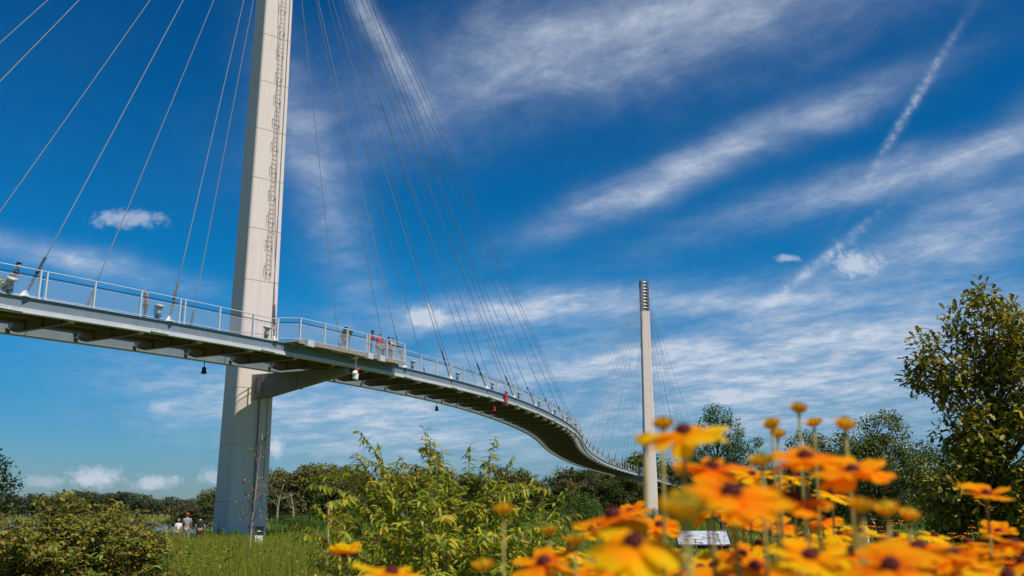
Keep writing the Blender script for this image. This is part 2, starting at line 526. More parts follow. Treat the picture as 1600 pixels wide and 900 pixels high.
def copy_tree(root, loc, rotz=0, sc=1.0):
    r = root.copy(); col.objects.link(r)
    r.location = loc; r.rotation_euler = (0, 0, rotz); r.scale = (sc, sc, sc) if not hasattr(sc, '__len__') else sc
    for ch in list(root.children):
        c = ch.copy(); col.objects.link(c); c.parent = r
    return r


ORD = ['first', 'second', 'third', 'fourth', 'fifth', 'sixth', 'seventh', 'eighth', 'ninth', 'tenth', 'eleventh', 'twelfth', 'thirteenth', 'fourteenth', 'fifteenth', 'sixteenth', 'seventeenth', 'eighteenth', 'nineteenth', 'twentieth', 'twenty-first', 'twenty-second', 'twenty-third', 'twenty-fourth', 'twenty-fifth', 'twenty-sixth', 'twenty-seventh', 'twenty-eighth', 'twenty-ninth', 'thirtieth', 'thirty-first', 'thirty-second']


# leaf clouds -----------------------------------------------------
def tmpl_simple():
    v = np.array([(0, 0, 0), (0, .45, 0), (-.5, .45, .14), (.5, .45, .14), (0, 1, -.05)], float)
    return v, np.array([(0, 1, 2), (2, 1, 4), (0, 3, 1), (1, 3, 4)])


def tmpl_lance():
    v = np.array([(0, 0, 0), (0, .3, .03), (-.42, .3, .12), (.42, .3, .12), (0, .65, 0), (-.36, .65, .08), (.36, .65, .08), (0, 1, -.14)], float)
    return v, np.array([(0, 1, 2), (0, 3, 1), (2, 1, 4), (2, 4, 5), (1, 3, 6), (1, 6, 4), (5, 4, 7), (4, 6, 7)])


def tmpl_oak():
    side = [(.08, .06), (.30, .24), (.14, .36), (.46, .56), (.20, .66), (.34, .86), (.12, .92)]
    v = [(0, 0, 0), (0, .33, 0), (0, .63, -.02), (0, 1, -.1)]
    n0 = len(v)
    for sgn in (-1, 1):
        for x, y in side: v.append((sgn * x, y, .18 * x))
    f = []
    for si, sgn in enumerate((-1, 1)):
        b = n0 + si * len(side)
        tri = [(0, 1, b), (1, b + 1, b), (1, b + 2, b + 1), (1, 2, b + 2), (2, b + 3, b + 2), (2, b + 4, b + 3), (2, 3, b + 4), (3, b + 5, b + 4), (3, b + 6, b + 5)]
        f += tri if sgn < 0 else [t[::-1] for t in tri]
    return np.array(v, float), np.array(f)


TM = {'simple': tmpl_simple(), 'lance': tmpl_lance(), 'oak': tmpl_oak()}


def nrm(a): return a / (np.linalg.norm(a, axis=1, keepdims=True) + 1e-9)


def leaves(name, mat, pos, dirs, up, length, width, kind='simple'):
    """one mesh of many separate leaves; pos/dirs/up are (n,3), length/width (n,)"""
    tv, tf = TM[kind]
    d = nrm(dirs); x = nrm(np.cross(d, up)); z = np.cross(x, d)
    n = len(pos)
    P = (pos[:, None, :] + tv[None, :, 0, None] * (x * width[:, None])[:, None, :]
         + tv[None, :, 1, None] * (d * length[:, None])[:, None, :] + tv[None, :, 2, None] * (z * np.minimum(length, width * 2.2)[:, None])[:, None, :])
    T = (tf[None] + (np.arange(n) * len(tv))[:, None, None]).reshape(-1, 3)
    me = bpy.data.meshes.new(name)
    me.vertices.add(n * len(tv)); me.vertices.foreach_set('co', P.reshape(-1).astype(np.float32))
    me.loops.add(len(T) * 3); me.loops.foreach_set('vertex_index', T.reshape(-1).astype(np.int32))
    me.polygons.add(len(T)); me.polygons.foreach_set('loop_start', np.arange(0, len(T) * 3, 3, dtype=np.int32))
    me.update(calc_edges=True)
    me.materials.append(M[mat])
    return me


def rand_dirs(rng, n): return nrm(rng.normal(size=(n, 3)))


def bez(a, b, c, n):
    t = np.linspace(0, 1, n)[:, None]
    return (1 - t) ** 2 * np.asarray(a) + 2 * t * (1 - t) * np.asarray(b) + t * t * np.asarray(c)


def tree_meshes(seed, H, trunk_r, lobes, n_tips, leaf_n, leaf_len, leaf_w, mat, bark, kind='simple', cl_r=0.35, low=0.12, twig=0.012, flat=0.75, droop=0.2, lean=(0, 0)):
    """crown = clumps of leaves at the ends of limbs that reach into a set of ellipsoid lobes"""
    rng = np.random.default_rng(seed)
    tips = []
    lob = np.array(lobes, float)                    # cx, cy, cz, rx, ry, rz
    wts = lob[:, 3] * lob[:, 4] * lob[:, 5]; wts = wts / wts.sum()
    tries = 0
    mind = cl_r * 0.75
    while len(tips) < n_tips and tries < n_tips * 40:
        tries += 1
        l = lob[rng.choice(len(lob), p=wts)]
        d = rand_dirs(rng, 1)[0]; r = rng.uniform(0.25, 1) ** 0.45
        p = l[:3] + d * l[3:6] * r
        if p[2] < low * H: continue
        if tips and tries < n_tips * 20 and np.min(np.linalg.norm(np.array(tips) - p, axis=1)) < mind: continue
        tips.append(p)
    tips = np.array(tips)
    tb = MB()
    top = np.array([lean[0] + rng.normal() * .02 * H, lean[1] + rng.normal() * .02 * H, H * 0.86])
    mid = np.array([rng.normal() * .03 * H, rng.normal() * .03 * H, H * 0.45])
    tr = bez((0, 0, -0.15), mid, top, 10)
    tb.tube(tr, list(np.linspace(trunk_r, trunk_r * 0.18, 10)), 8)
    for p in tips:
        h = np.linalg.norm(p[:2] - tr[5][:2])
        z0 = max(low * H * 0.8, min(p[2] - h * 0.75, H * 0.8)) * rng.uniform(0.8, 1.0)
        k = int(np.clip((z0 + .15) / (top[2] + .15) * 9, 0, 9)); a = tr[k]
        m_ = (a + p) / 2 + np.array([0, 0, 0.10 * np.linalg.norm(p - a)]) + rng.normal(size=3) * 0.05 * np.linalg.norm(p - a)
        r0 = min(trunk_r * 0.3, twig * 1.3 + 0.006 * np.linalg.norm(p - a))
        tb.tube(bez(a, m_, p, 6), list(np.linspace(r0, twig * 0.4, 6)), 5, cap=False)
    per = max(1, leaf_n // len(tips))
    pos, dirs = [], []
    for p in tips:
        k = max(1, int(per * rng.uniform(0.6, 1.4)))
        rc = cl_r * rng.uniform(0.7, 1.25)
        q = rand_dirs(rng, k) * (rng.uniform(0, 1, (k, 1)) ** 0.5) * rc
        q[:, 2] *= flat
        pos.append(p + q)
        out = nrm(q + 1e-4) * 0.7 + rand_dirs(rng, k) * 0.8; out[:, 2] -= droop
        dirs.append(out)
    pos = np.concatenate(pos); dirs = np.concatenate(dirs)
    n = len(pos)
    up = rand_dirs(rng, n) * 0.55; up[:, 2] += 1.0
    L = leaf_len * rng.uniform(0.65, 1.25, n); Wd = leaf_w * rng.uniform(0.7, 1.2, n)
    return tb.mesh('trunk', bark, True), leaves('crown', mat, pos, dirs, up, L, Wd, kind)


def tree(name, label, cat, loc, meshes, rotz=0, group=None, sc=1.0):
    r = thing(name, label, cat, loc, (0, 0, rotz), group, sc)
    put('trunk', meshes[0], r); put('crown', meshes[1], r)
    return r


# ------------------------------------------------------------------ terrain
def sstep(a, b, x):
    t = np.clip((x - a) / (b - a), 0, 1); return t * t * (3 - 2 * t)


def ground_h(x, y):
    x = np.asarray(x, float); y = np.asarray(y, float)
    h = -0.5 * sstep(22, 48, y) * sstep(8, -6, x)
    h = h + 0.05 * np.sin(x * 0.31 + y * 0.17) + 0.04 * np.sin(x * 0.13 - y * 0.41)
    riv = sstep(88, 100, y) * sstep(330, 312, y) * sstep(0, 10, (-0.29 * y + 4) - x)
    h = h * (1 - riv) - 3.0 * riv
    return h


def gz(x, y): return float(ground_h(x, y))


def terrain():
    k = np.linspace(-1, 1, 181)
    g = np.sinh(k * 5.2) / np.sinh(5.2) * 6000
    gx, gy = np.meshgrid(g, g + 60)
    z = ground_h(gx, gy)
    n = len(k)
    v = np.stack([gx, gy, z], -1).reshape(-1, 3)
    f = [(j * n + i, j * n + i + 1, (j + 1) * n + i + 1, (j + 1) * n + i) for j in range(n - 1) for i in range(n - 1)]
    me = bpy.data.meshes.new('ground'); me.from_pydata(v.tolist(), [], f); me.update()
    me.materials.append(M['ground']); me.polygons.foreach_set('use_smooth', [True] * len(f))
    return structure('ground', me)


terrain()
structure('river', MB().add([(-520, 84, -1.3), (30, 84, -1.3), (30, 334, -1.3), (-520, 334, -1.3)], [(0, 1, 2, 3)]).mesh('river', 'water'))


def hills():
    rng = np.random.default_rng(5)
    xs = np.linspace(-3200, 3200, 120)
    ridge = 40 + 9 * np.sin(xs * 0.0021) + 6 * np.sin(xs * 0.0063 + 1) + rng.normal(size=120) * 1.2
    rings = []
    for x, h in zip(xs, ridge):
        rings.append([(x, 2200, -1), (x, 2400, h * 0.8), (x, 2550, h), (x, 2900, h * 0.6), (x, 3300, -1)])
    m = MB().sweep(rings, closed=False)
    structure('hills', m.mesh('hills', 'hill', True))


hills()
# small paved plaza with a pale kerb
pm = MB().box((2.0, 20.6, 0.05), (3.6, 3.4, 0.12))
structure('path', pm.mesh('path', 'brick'))
km = MB().box((2.0, 22.45, 0.10), (3.6, 0.28, 0.26))
structure('kerb', km.mesh('kerb', 'kerb'))

# ------------------------------------------------------------------ bridge alignment
HK = [0.6676, 0.5463, 0.4385, 0.3574, 0.2788, 0.2109, 0.1083, 0.1330, 0.1879, 0.2610, 0.3471, 0.3959, 0.4201, 0.4434, 0.60, 0.88, 1.12, 1.27, 1.33]
ZK = [10.326, 11.513, 12.361, 12.160, 11.965, 11.412, 10.340, 8.630, 7.4, 6.4]


def nspline(v, h, s):
    v = np.array(v, float); n = len(v)
    A = np.zeros((n, n)); b = np.zeros(n); A[0, 0] = A[-1, -1] = 1
    for i in range(1, n - 1):
        A[i, i - 1:i + 2] = (1, 4, 1); b[i] = 6 * (v[i - 1] - 2 * v[i] + v[i + 1]) / h ** 2
    Mm = np.linalg.solve(A, b)
    i = np.clip((s / h).astype(int), 0, n - 2); t = s - i * h
    return v[i] + t * ((v[i + 1] - v[i]) / h - h * (2 * Mm[i] + Mm[i + 1]) / 6) + t * t * Mm[i] / 2 + t ** 3 * (Mm[i + 1] - Mm[i]) / (6 * h)


S_END = 330.0
SS = np.arange(0, S_END + 0.01, 0.5)
HH = nspline(HK, 20.0, SS); ZZ = nspline(ZK, 37.142857, SS)
XX = -32.522 + np.concatenate([[0], np.cumsum(0.5 * np.sin((HH[1:] + HH[:-1]) / 2))])
YY = 27.068 + np.concatenate([[0], np.cumsum(0.5 * np.cos((HH[1:] + HH[:-1]) / 2))])
W = 6.4            # outside of girder to outside of girder


def fr(s, o=0.0, dz_=0.0):
    """point at chainage s, o metres in from the camera-side edge, dz_ above the girder top"""
    x, y, z, h = (float(np.interp(s, SS, a)) for a in (XX, YY, ZZ, HH))
    return Vector((x - math.cos(h) * o, y + math.sin(h) * o, z + dz_))


def head(s): return float(np.interp(s, SS, HH))


def s_at(px, o=0.0, dz_=0.0, lo=12, hi=120):
    for s in np.arange(lo, hi, 0.1):
        if px_of(fr(s, o, dz_))[0] > px: return float(s)
    return hi


deck = thing('footbridge_deck', 'long curving grey steel footbridge deck with mesh railings, snaking between two pylons', 'bridge', fr(41, W / 2, -0.8))
DL = -deck.location


def dpart(name, me, loc=None, rz=0.0, parent=None):
    if parent is None:
        return put(name, me, deck, (Vector(loc) + DL) if loc is not None else DL, (0, 0, rz))
    return put(name, me, parent, loc or (0, 0, 0), (0, 0, rz))


stations = list(np.arange(0, S_END, 2.0))
for side in (0, 1):
    web, bot = [], []
    topf = []
    for s in stations:
        def P(o, z): return fr(s, o if side == 0 else W - o, z)
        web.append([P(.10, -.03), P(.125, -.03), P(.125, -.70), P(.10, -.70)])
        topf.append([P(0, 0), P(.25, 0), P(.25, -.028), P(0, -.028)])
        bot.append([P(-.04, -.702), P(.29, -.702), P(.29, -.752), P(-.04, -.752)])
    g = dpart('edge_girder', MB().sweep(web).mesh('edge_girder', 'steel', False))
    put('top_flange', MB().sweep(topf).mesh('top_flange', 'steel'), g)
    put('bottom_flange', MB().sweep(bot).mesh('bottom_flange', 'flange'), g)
    # pale fascia lip along the bottom of the web
    lip = []
    for s in stations:
        def P(o, z): return fr(s, o if side == 0 else W - o, z)
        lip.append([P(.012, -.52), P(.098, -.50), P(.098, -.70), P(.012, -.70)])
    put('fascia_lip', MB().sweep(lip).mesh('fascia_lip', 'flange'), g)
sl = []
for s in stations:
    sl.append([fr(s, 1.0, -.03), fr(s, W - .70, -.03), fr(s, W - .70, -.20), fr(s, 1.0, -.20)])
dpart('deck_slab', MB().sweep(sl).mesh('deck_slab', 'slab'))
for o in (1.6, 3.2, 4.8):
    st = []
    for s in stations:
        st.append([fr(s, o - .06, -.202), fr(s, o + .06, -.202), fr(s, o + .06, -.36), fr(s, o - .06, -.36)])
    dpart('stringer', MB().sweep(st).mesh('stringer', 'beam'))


def beam_mesh():
    b = MB()
    # local: +X runs from camera side edge inwards, Y along the deck
    prof = [(.14, -.40), (.95, -.70), (W - .95, -.70), (W - .14, -.40)]
    for x0, x1 in zip(prof[:-1], prof[1:]):
        b.add([(x0[0], -.012, x0[1]), (x1[0], -.012, x1[1]), (x1[0], -.012, -.21), (x0[0], -.012, -.21),
               (x0[0], .012, x0[1]), (x1[0], .012, x1[1]), (x1[0], .012, -.21), (x0[0], .012, -.21)],
              [(0, 1, 2, 3), (5, 4, 7, 6), (0, 4, 5, 1), (3, 2, 6, 7)])
    rings = [[(x, -.13, z), (x, .13, z), (x, .13, z - .03), (x, -.13, z - .03)] for x, z in prof]
    b.sweep(rings)
    for x in (1.7, 3.2, 4.7):
        b.box((x, 0, -.45), (.03, .22, .46))
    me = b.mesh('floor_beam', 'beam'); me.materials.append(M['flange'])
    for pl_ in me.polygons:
        if max(me.vertices[i].co.x for i in pl_.vertices) < 1.0: pl_.material_index = 1  # camera-side beam ends coloured paler, standing in for sunlight through the slab gap
    return me


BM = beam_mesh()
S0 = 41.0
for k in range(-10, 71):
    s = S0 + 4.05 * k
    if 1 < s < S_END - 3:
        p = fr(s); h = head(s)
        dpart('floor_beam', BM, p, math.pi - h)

# railings --------------------------------------------------------
OV0, OV1 = s_at(436), s_at(613)            # viewing platform on the camera side
OVW = 0.95
post_me = MB().box((0, 0, .70), (.075, .11, 1.40)).box((0, 0, .012), (.16, .18, .024)).mesh('railing_post', 'rail')


def rail_line(path, name, r, z, mat, inset=0.0):
    b = MB(); b.tube([Vector(p) + Vector((0, 0, z)) for p in path], r, 6); return dpart(name, b.mesh(name, mat))


def panel(p, q):
    d = (q - p).normalized() * .06
    a, b_ = p + d, q - d
    m = MB().add([a + Vector((0, 0, .10)), b_ + Vector((0, 0, .10)), b_ + Vector((0, 0, 1.0)), a + Vector((0, 0, 1.0))], [(0, 1, 2, 3)])
    dpart('mesh_panel', m.mesh('mesh_panel', 'mesh'))


def railing(pts, flags, lim):
    """pts: floor points of posts in order; double posts where the flag is set"""
    rest = MB()
    for i, p in enumerate(pts):
        q = pts[min(i + 1, len(pts) - 1)]; o = pts[max(i - 1, 0)]
        t = (q - o); rz = math.atan2(t.y, t.x); tn = t.normalized()
        for sh in ((-.16, .16) if flags[i] else (0,)):
            if lim(i): dpart('railing_post', post_me, p + tn * sh, rz)
            else: rest.box(p + tn * sh + Vector((0, 0, .70)), (.09, .09, 1.4))
    if rest.v:
        r = dpart('far_railing_posts', rest.mesh('far_railing_posts', 'rail')); r['kind'] = 'stuff'
    for name, r, z, m in (('top_rail', .028, 1.38, 'rail'), ('handrail', .026, 1.12, 'dark_rail'), ('middle_rail', .014, .98, 'rail'), ('bottom_rail', .02, .10, 'rail')):
        path = pts
        if name == 'handrail':
            path = []
            for i, p in enumerate(pts):
                t = (pts[min(i + 1, len(pts) - 1)] - pts[max(i - 1, 0)]).normalized()
                path.append(p + Vector((-t.y, t.x, 0)) * .09 * RSIDE)
        rail_line(path, name, r, z, m)


def chain(s0, s1, o, S0=S0):
    pts, fl = [], []
    k = math.ceil((s0 - S0) / 2.7)
    while S0 + 2.7 * k <= s1:
        s = S0 + 2.7 * k; pts.append(fr(s, o)); fl.append(k % 3 == 0); k += 1
    return pts, fl


RSIDE = 1
a, fa = chain(2, OV0 - .6, .14, s_at(284.5))
a.append(fr(OV0 - .1, .14)); fa.append(False)
railing(a, fa, lambda i: True)
for i in range(len(a) - 1): panel(a[i], a[i + 1])
b_, fb_ = chain(OV1 + .9, S_END - 2, .14)
b_.insert(0, fr(OV1 + .3, .14)); fb_.insert(0, False)
railing(b_, fb_, lambda i: i < 60)
for i in range(45): panel(b_[i], b_[i + 1])
RSIDE = -1
c_, fc_ = chain(2, S_END - 2, W - .14)
railing(c_, fc_, lambda i: i < 60)
for i in range(40): panel(c_[i], c_[i + 1])
RSIDE = 1
# viewing platform
ov = []
n_ov = 6
ov.append(fr(OV0, .14, .12)); ov.append(fr(OV0 + .75, -OVW, .12))
for k in range(1, n_ov):
    ov.append(fr(OV0 + .75 + (OV1 - OV0 - .75) * k / (n_ov - 1), -OVW, .12))
ov_f = [False, False, False, False, True, False, False, False][:len(ov)]
railing(ov, ov_f, lambda i: True)
for i in range(len(ov) - 1): panel(ov[i], ov[i + 1])
endp = [ov[-1], fr(OV1, .14, .12)]
railing(endp, [False, False], lambda i: True); panel(*endp)
plat = MB()
rr = []
for s in np.linspace(OV0 + .5, OV1, 9):
    rr.append([fr(s, -OVW - .12, .10), fr(s, 1.1, .10), fr(s, 1.1, .02), fr(s, -OVW - .12, .02)])
plat.sweep(rr)
pl = dpart('viewing_platform', plat.mesh('viewing_platform', 'flange'))
ed = MB(); rr = []
for s in np.linspace(OV0 + .5, OV1, 9):
    rr.append([fr(s, -OVW - .14, .13), fr(s, -OVW - .121, .13), fr(s, -OVW - .121, -.10), fr(s, -OVW - .14, -.10)])
ed.sweep(rr)
put('edge_board', ed.mesh('edge_board', 'edge_timber'), pl)
for s in np.linspace(OV0 + 1.2, OV1 - .5, 5):
    h = head(s)
    m = MB().box((0, 0, 0), (.16, 1.1, .16), Matrix.Rotation(math.pi / 2 - h + math.pi / 2, 3, 'Z'))
    put('bracket', m.mesh('bracket', 'steel'), pl, fr(s, -.45, -.085))
for s in (OV0 + 1.4, s_at(553), s_at(572)):
    h = head(s)
    m = MB().box((0, 0, 0), (.62, .22, .40), Matrix.Rotation(math.pi / 2 - h, 3, 'Z'))
    put('junction_box', m.mesh('junction_box', 'flange'), pl, fr(s, -OVW - .27, -.02))

# splice plates with bolts on the camera side girder -------------------
spl = MB()
spl.box((0, 0, 0), (.95, .03, .17)); spl.box((0, -.05, -.105), (1.15, .17, .03))
for bx in range(7):
    for bz in (-.05, .05):
        if bx == 3: continue
        spl.box(((bx - 3) * .135, -.025, bz), (.05, .03, .045))
SPL = spl.mesh('splice_plate', 'flange')
for k in range(-4, 9):
    s = S0 + 8.1 * k + .4
    if abs(s - 41) < 5: continue
    p = fr(s, -.012, -.60); dpart('splice_plate', SPL, p, math.pi / 2 - head(s))


# ------------------------------------------------------------------ pylons
PY1 = fr(42.6, 9.3); PY1 = Vector((PY1.x, PY1.y, 0))
PY2 = fr(211.5, -2.9); PY2 = Vector((PY2.x, PY2.y, 0))
H_TOP, H_HEAD = 57.5, 49.9


def section(z, wb, db, wt_, dt):
    t = z / 50.0
    w = wb + (wt_ - wb) * t; d = db + (dt - db) * t; r = .26 * (1 - .3 * t)
    pts = []
    for cx, cy, a0 in ((w / 2 - r, d / 2 - r, 0), (-w / 2 + r, d / 2 - r, 90), (-w / 2 + r, -d / 2 + r, 180), (w / 2 - r, -d / 2 + r, 270)):
        for k in range(7):
            th = R(a0 + 15 * k)
            pts.append((cx + r * math.cos(th), cy + r * math.sin(th)))
    return pts


def make_pylon(base, face_az, label, dims, ladder, H_HEAD, H_TOP):
    root = thing('bridge_pylon', label, 'pylon', (base.x, base.y, gz(base.x, base.y)), (0, 0, face_az + math.pi / 2))
    g0 = gz(base.x, base.y)
    js = [-.6] + [2.5 + 3.95 * k for k in range(12)] + [H_HEAD - g0]
    for z0, z1 in zip(js[:-1], js[1:]):
        rings = []
        for z, ins in ((z0, .03), (z0 + .04, 0), (z1 - .012, 0), (z1 - .01, .03), (z1, .03)):
            rings.append([(x * (1 - ins), y * (1 - ins), z) for x, y in section(max(z, 0), *dims)])
        me = MB().sweep(rings).mesh('shaft_segment', 'concrete', True)
        if hasattr(me, 'set_sharp_from_angle'): me.set_sharp_from_angle(angle=R(20))
        put('shaft_segment', me, root)
    # steel anchor head: two plated cheeks with the cable anchorages between
    w, d = dims[2] * .98, dims[3] * .98
    zb, zt = H_HEAD - g0, H_TOP - g0
    hd = MB()
    for sx_ in (-1, 1):
        hd.box((sx_ * (w / 2 - .10), 0, (zb + zt) / 2), (.20, d, zt - zb))
        for sy in (-1, 1):
            hd.box((sx_ * (w / 2 - .33), sy * (d / 2 - .05), (zb + zt) / 2), (.26, .10, zt - zb - .3))
            hd.box((sx_ * (w / 2 - .12), sy * (d / 2 - .12), zt + .30), (.12, .12, .6))
    hd.box((0, 0, zb + .06), (w * 1.04, d * 1.04, .12))
    hobj = put('anchor_head', hd.mesh('anchor_head', 'head'), root)
    for k in range(9):
        z = zb + .75 + k * (zt - zb - 1.1) / 8
        put('anchor_crossbar', MB().box((0, -d * .18, z), (w - .56, d * .55, .20), Matrix.Rotation(R(-18), 3, 'X')).mesh('anchor_crossbar', 'lamp_grey'), hobj)
    for sy in (-1,):
        rl = MB()
        for sx_ in (-1, 1): rl.tube([(sx_ * w * .2, sy * d * .5, zb + .2), (sx_ * w * .2, sy * d * .5, zt + .5)], .035, 5)
        put('guard_rail', rl.mesh('guard_rail', 'head'), hobj)
    if ladder:
        b = MB()
        lx = .55
        z0 = 18.1 - g0
        def fy(z): return -(dims[1] + (dims[3] - dims[1]) * z / H_HEAD) / 2 - .16
        def fx(z): return (.44 - .16 * z / H_HEAD)
        for sx_ in (-.165, .165):
            b.tube([(fx(z) + sx_, fy(z), z) for z in np.linspace(z0, zb, 12)], .020, 5)
        for z in np.arange(z0 + .2, zb, .36):
            b.tube([(fx(z) - .165, fy(z), z), (fx(z) + .165, fy(z), z)],   .014, 4)
        for i, z in enumerate(np.arange(z0 + .4, zb, 1.95)):
            for sx_ in (-.165, .165):
                b.box((fx(z) + sx_ * 1.1, fy(z) + .08, z), (.05, .17, .05))
            b.box((fx(z) - .31, fy(z) - .02, z + .35), (.035, .035, .85)); b.box((fx(z) - .25, fy(z) - .01, z + .74), (.14, .03, .03))
        put('ladder', b.mesh('ladder', 'ladder'), root)
        c = MB().tube([(fx(z) + .52, fy(z) + .10, z) for z in np.linspace(4, zb, 10)], .022, 5)
        put('conduit', c.mesh('conduit', 'steel'), root)
        c = MB().tube([(.28, fy(z) + .06, z) for z in np.linspace(0, 10.5, 4)], .05, 6)
        put('drain_pipe', c.mesh('drain_pipe', 'beam'), root)
    return root


cd = Vector((-PY1.x, -PY1.y)).normalized()
az1 = math.atan2(cd.y, cd.x) + R(23)
pyl1 = make_pylon(PY1, az1, 'tall cream concrete pylon with a ladder, rising out of the top of the picture', (2.95, 2.7, 2.15, 2.0), True, 53.5, 62.0)
cd = Vector((-PY2.x, -PY2.y)).normalized()
az2 = math.atan2(cd.y, cd.x) + R(20)
pyl2 = make_pylon(PY2, az2, 'distant white concrete pylon with slatted steel head, behind the orange flowers', (3.05, 1.45, 2.1, 1.25), False, H_HEAD, H_TOP)


def cantilever(root, s, o_start, o_tip, base):
    """tapered steel bracket that carries the deck, from pylon to far girder"""
    a, b = fr(s, o_start, -.80), fr(s, o_tip, -.80)
    d = (b - a); L = math.hypot(d.x, d.y); t = Vector((d.x, d.y, 0)) / L; n = Vector((-t.y, t.x, 0))
    inv = root.matrix_basis.inverted()
    m = MB()
    prof = [(0, 1.75), (.18 * L, 1.62), (L, .38)]
    rings = []
    for x, dep in prof:
        c = a + t * x; c.z = fr(s, 0, -.78).z
        rings.append([inv @ (c + n * w_ + Vector((0, 0, z))) for w_, z in ((-.32, 0), (.32, 0), (.32, -dep), (-.32, -dep))])
    m.sweep(rings)
    for x, dep in ((.12 * L, 1.70), (.5 * L, 1.2)):
        c = a + t * x; c.z = fr(s, 0, -.78).z
        r2 = [[inv @ (c + t * e + n * w_ + Vector((0, 0, z))) for w_, z in ((-.36, -.01), (.36, -.01), (.36, -dep), (-.36, -dep))] for e in (-.02, .02)]
        m.sweep(r2)
    put('support_bracket', m.mesh('support_bracket', 'bracket'), root)


bpy.context.view_layer.update()
cantilever(pyl1, 42.0, 8.3, .4, PY1)
cantilever(pyl2, 211.5, -2.0, 5.5, PY2)


# ------------------------------------------------------------------ stay cables
def cable(p_top, p_deck, name_label, group):
    root = thing('stay_cable', name_label, 'cable', p_deck, (0, 0, 0), group)
    v = p_top - p_deck; L = v.length; t = v / L
    sag = .004 * L
    pts = [t * (L * k / 10) - Vector((0, 0, sag * 4 * (k / 10) * (1 - k / 10))) for k in range(11)]
    put('strand', MB().tube([t * 1.0] + pts[1:], .026, 6).mesh('strand', 'galv', True), root)
    sd = t.cross(Vector((0, 0, 1))).normalized()
    m = MB()
    for e in (-1, 1): m.tube([t * .72 + sd * .06 * e, t * 2.5 + sd * .045 * e], .03, 6)
    m.tube([t * .30, t * .80], .055, 8); m.tube([t * 1.5, t * 1.75], .085, 8)
    put('turnbuckle', m.mesh('turnbuckle', 'black'), root)
    hz = Vector((t.x, t.y, 0)).normalized() if math.hypot(t.x, t.y) > .05 else Vector((0, 1, 0))
    nn = Vector((-hz.y, hz.x, 0))
    rings = []
    for e in (-.04, .04):
        rings.append([q + nn * e for q in (hz * -.34 + Vector((0, 0, 0)), hz * .34, hz * .20 + Vector((0, 0, .22)), hz * .09 + Vector((0, 0, .34)), hz * -.05 + Vector((0, 0, .30)))])
    m = MB().sweep(rings)
    m.box((0, 0, .015), (.5, .5, .03), Matrix.Rotation(math.atan2(hz.y, hz.x), 3, 'Z'))
    put('anchor_plate', m.mesh('anchor_plate', 'white'), root)
    return root


def top_pt(base, zr, side_n, t_, sgn):
    z = zr[0] + .8 + (zr[1] - zr[0] - 1.2) * t_
    return Vector((base.x, base.y, z)) + side_n * sgn


def fan(base, s_mid, ks_back, ks_fwd, who, lab_back, lab_fwd):
    for ks, lab, sgn in ((ks_back, lab_back, -1), (ks_fwd, lab_fwd, 1)):
        n = len(ks)
        for i, k in enumerate(ks):
            s = s_mid + 8.1 * k + (1.1 if (sgn < 0 and who == 'near') else 0)
            if not 1 < s < S_END - 2: continue
            h = head(s_mid); along_ = Vector((math.sin(h), math.cos(h), 0))
            for edge, o in (('camera-side', .16), ('far-side', W - .16)):
                if edge == 'far-side' and abs(k) < 1: continue
                tp = top_pt(base, (53.5, 62.0) if who == 'near' else (H_HEAD, H_TOP), along_, i / max(1, n - 1), .45 * sgn)
                ss_ = s + (0 if edge == 'camera-side' else 1.1 * sgn)
                p = fr(min(ss_, S_END - 2), o, .005)
                cable(tp, p, '%s stay cable, %s out from the pylon, tied to the %s deck edge' % (lab, ORD[i], edge), 'stay cables of the %s pylon' % who)


fan(PY1, S0, [-1, -2, -3, -4], [1, 2, 3, 4, 5, 6, 7, 8, 9], 'near', 'pale left-hand near-pylon', 'dark right-hand near-pylon')
fan(PY2, 211.5, [-k for k in range(1, 10)], list(range(1, 10)), 'far', 'faint left-hand far-pylon', 'thin right-hand far-pylon')


# ------------------------------------------------------------------ deck lights and fittings
def lamp_meshes():
    body = MB().lathe([(.05, 0), (.13, .02), (.155, .12), (.17, .30), (.15, .34), (.13, .40), (.16, .44)], 14).mesh('housing', 'lamp_grey', True)
    hood = MB().lathe([(.16, .44), (.27, .50), (.30, .56), (.27, .63), (.12, .655), (.02, .66)], 16).mesh('hood', 'lamp_grey', True)
    brk = MB().box((0, 0, -.09), (.08, .24, .2)).box((-.17, 0, .06), (.03, .06, .32)).box((.17, 0, .06), (.03, .06, .32)).mesh('yoke', 'beam')
    return body, hood, brk


LM = lamp_meshes()
for k in range(-3, 11):
    if k == 0: continue
    s = S0 + 8.1 * k + (.25 if k < 0 else 1.15)
    where = '%s deck light %s of the near pylon' % (ORD[abs(k) - 1], 'left' if k < 0 else 'right')
    t = thing('deck_floodlight', 'bell-shaped grey floodlight on the deck edge, %s' % where, 'light', fr(s, .02, .22), (R(24 if k == -3 else 8), 0, math.pi / 2 - head(s)), 'floodlights along the deck edge', .88 if k < 0 else .74)
    for n_, me in zip(('housing', 'hood', 'yoke'), LM): put(n_, me, t)


def nav_light(px, py, o, label, mat):
    s = s_at(px, o, -1.0)
    p = fr(s, o, -.752)
    t = thing('navigation_lantern', label, 'lantern', p, (0, 0, 0), 'lanterns hung below the deck', .82)
    put('hanger', MB().tube([(0, 0, 0), (0, 0, -.42)], .035, 6).box((0, 0, -.43), (.16, .10, .04)).mesh('hanger', 'black'), t)
    put('body', MB().lathe([(.05, -.40), (.16, -.46), (.17, -.60), (.14, -.62), (.16, -.66), (.22, -.86), (.24, -.92), (.10, -.95)], 12).mesh('body', mat, True), t)
    put('tail_cord', MB().tube([(.05, 0, -.94), (.06, .01, -1.5)], .008, 4).mesh('tail_cord', 'black'), t)


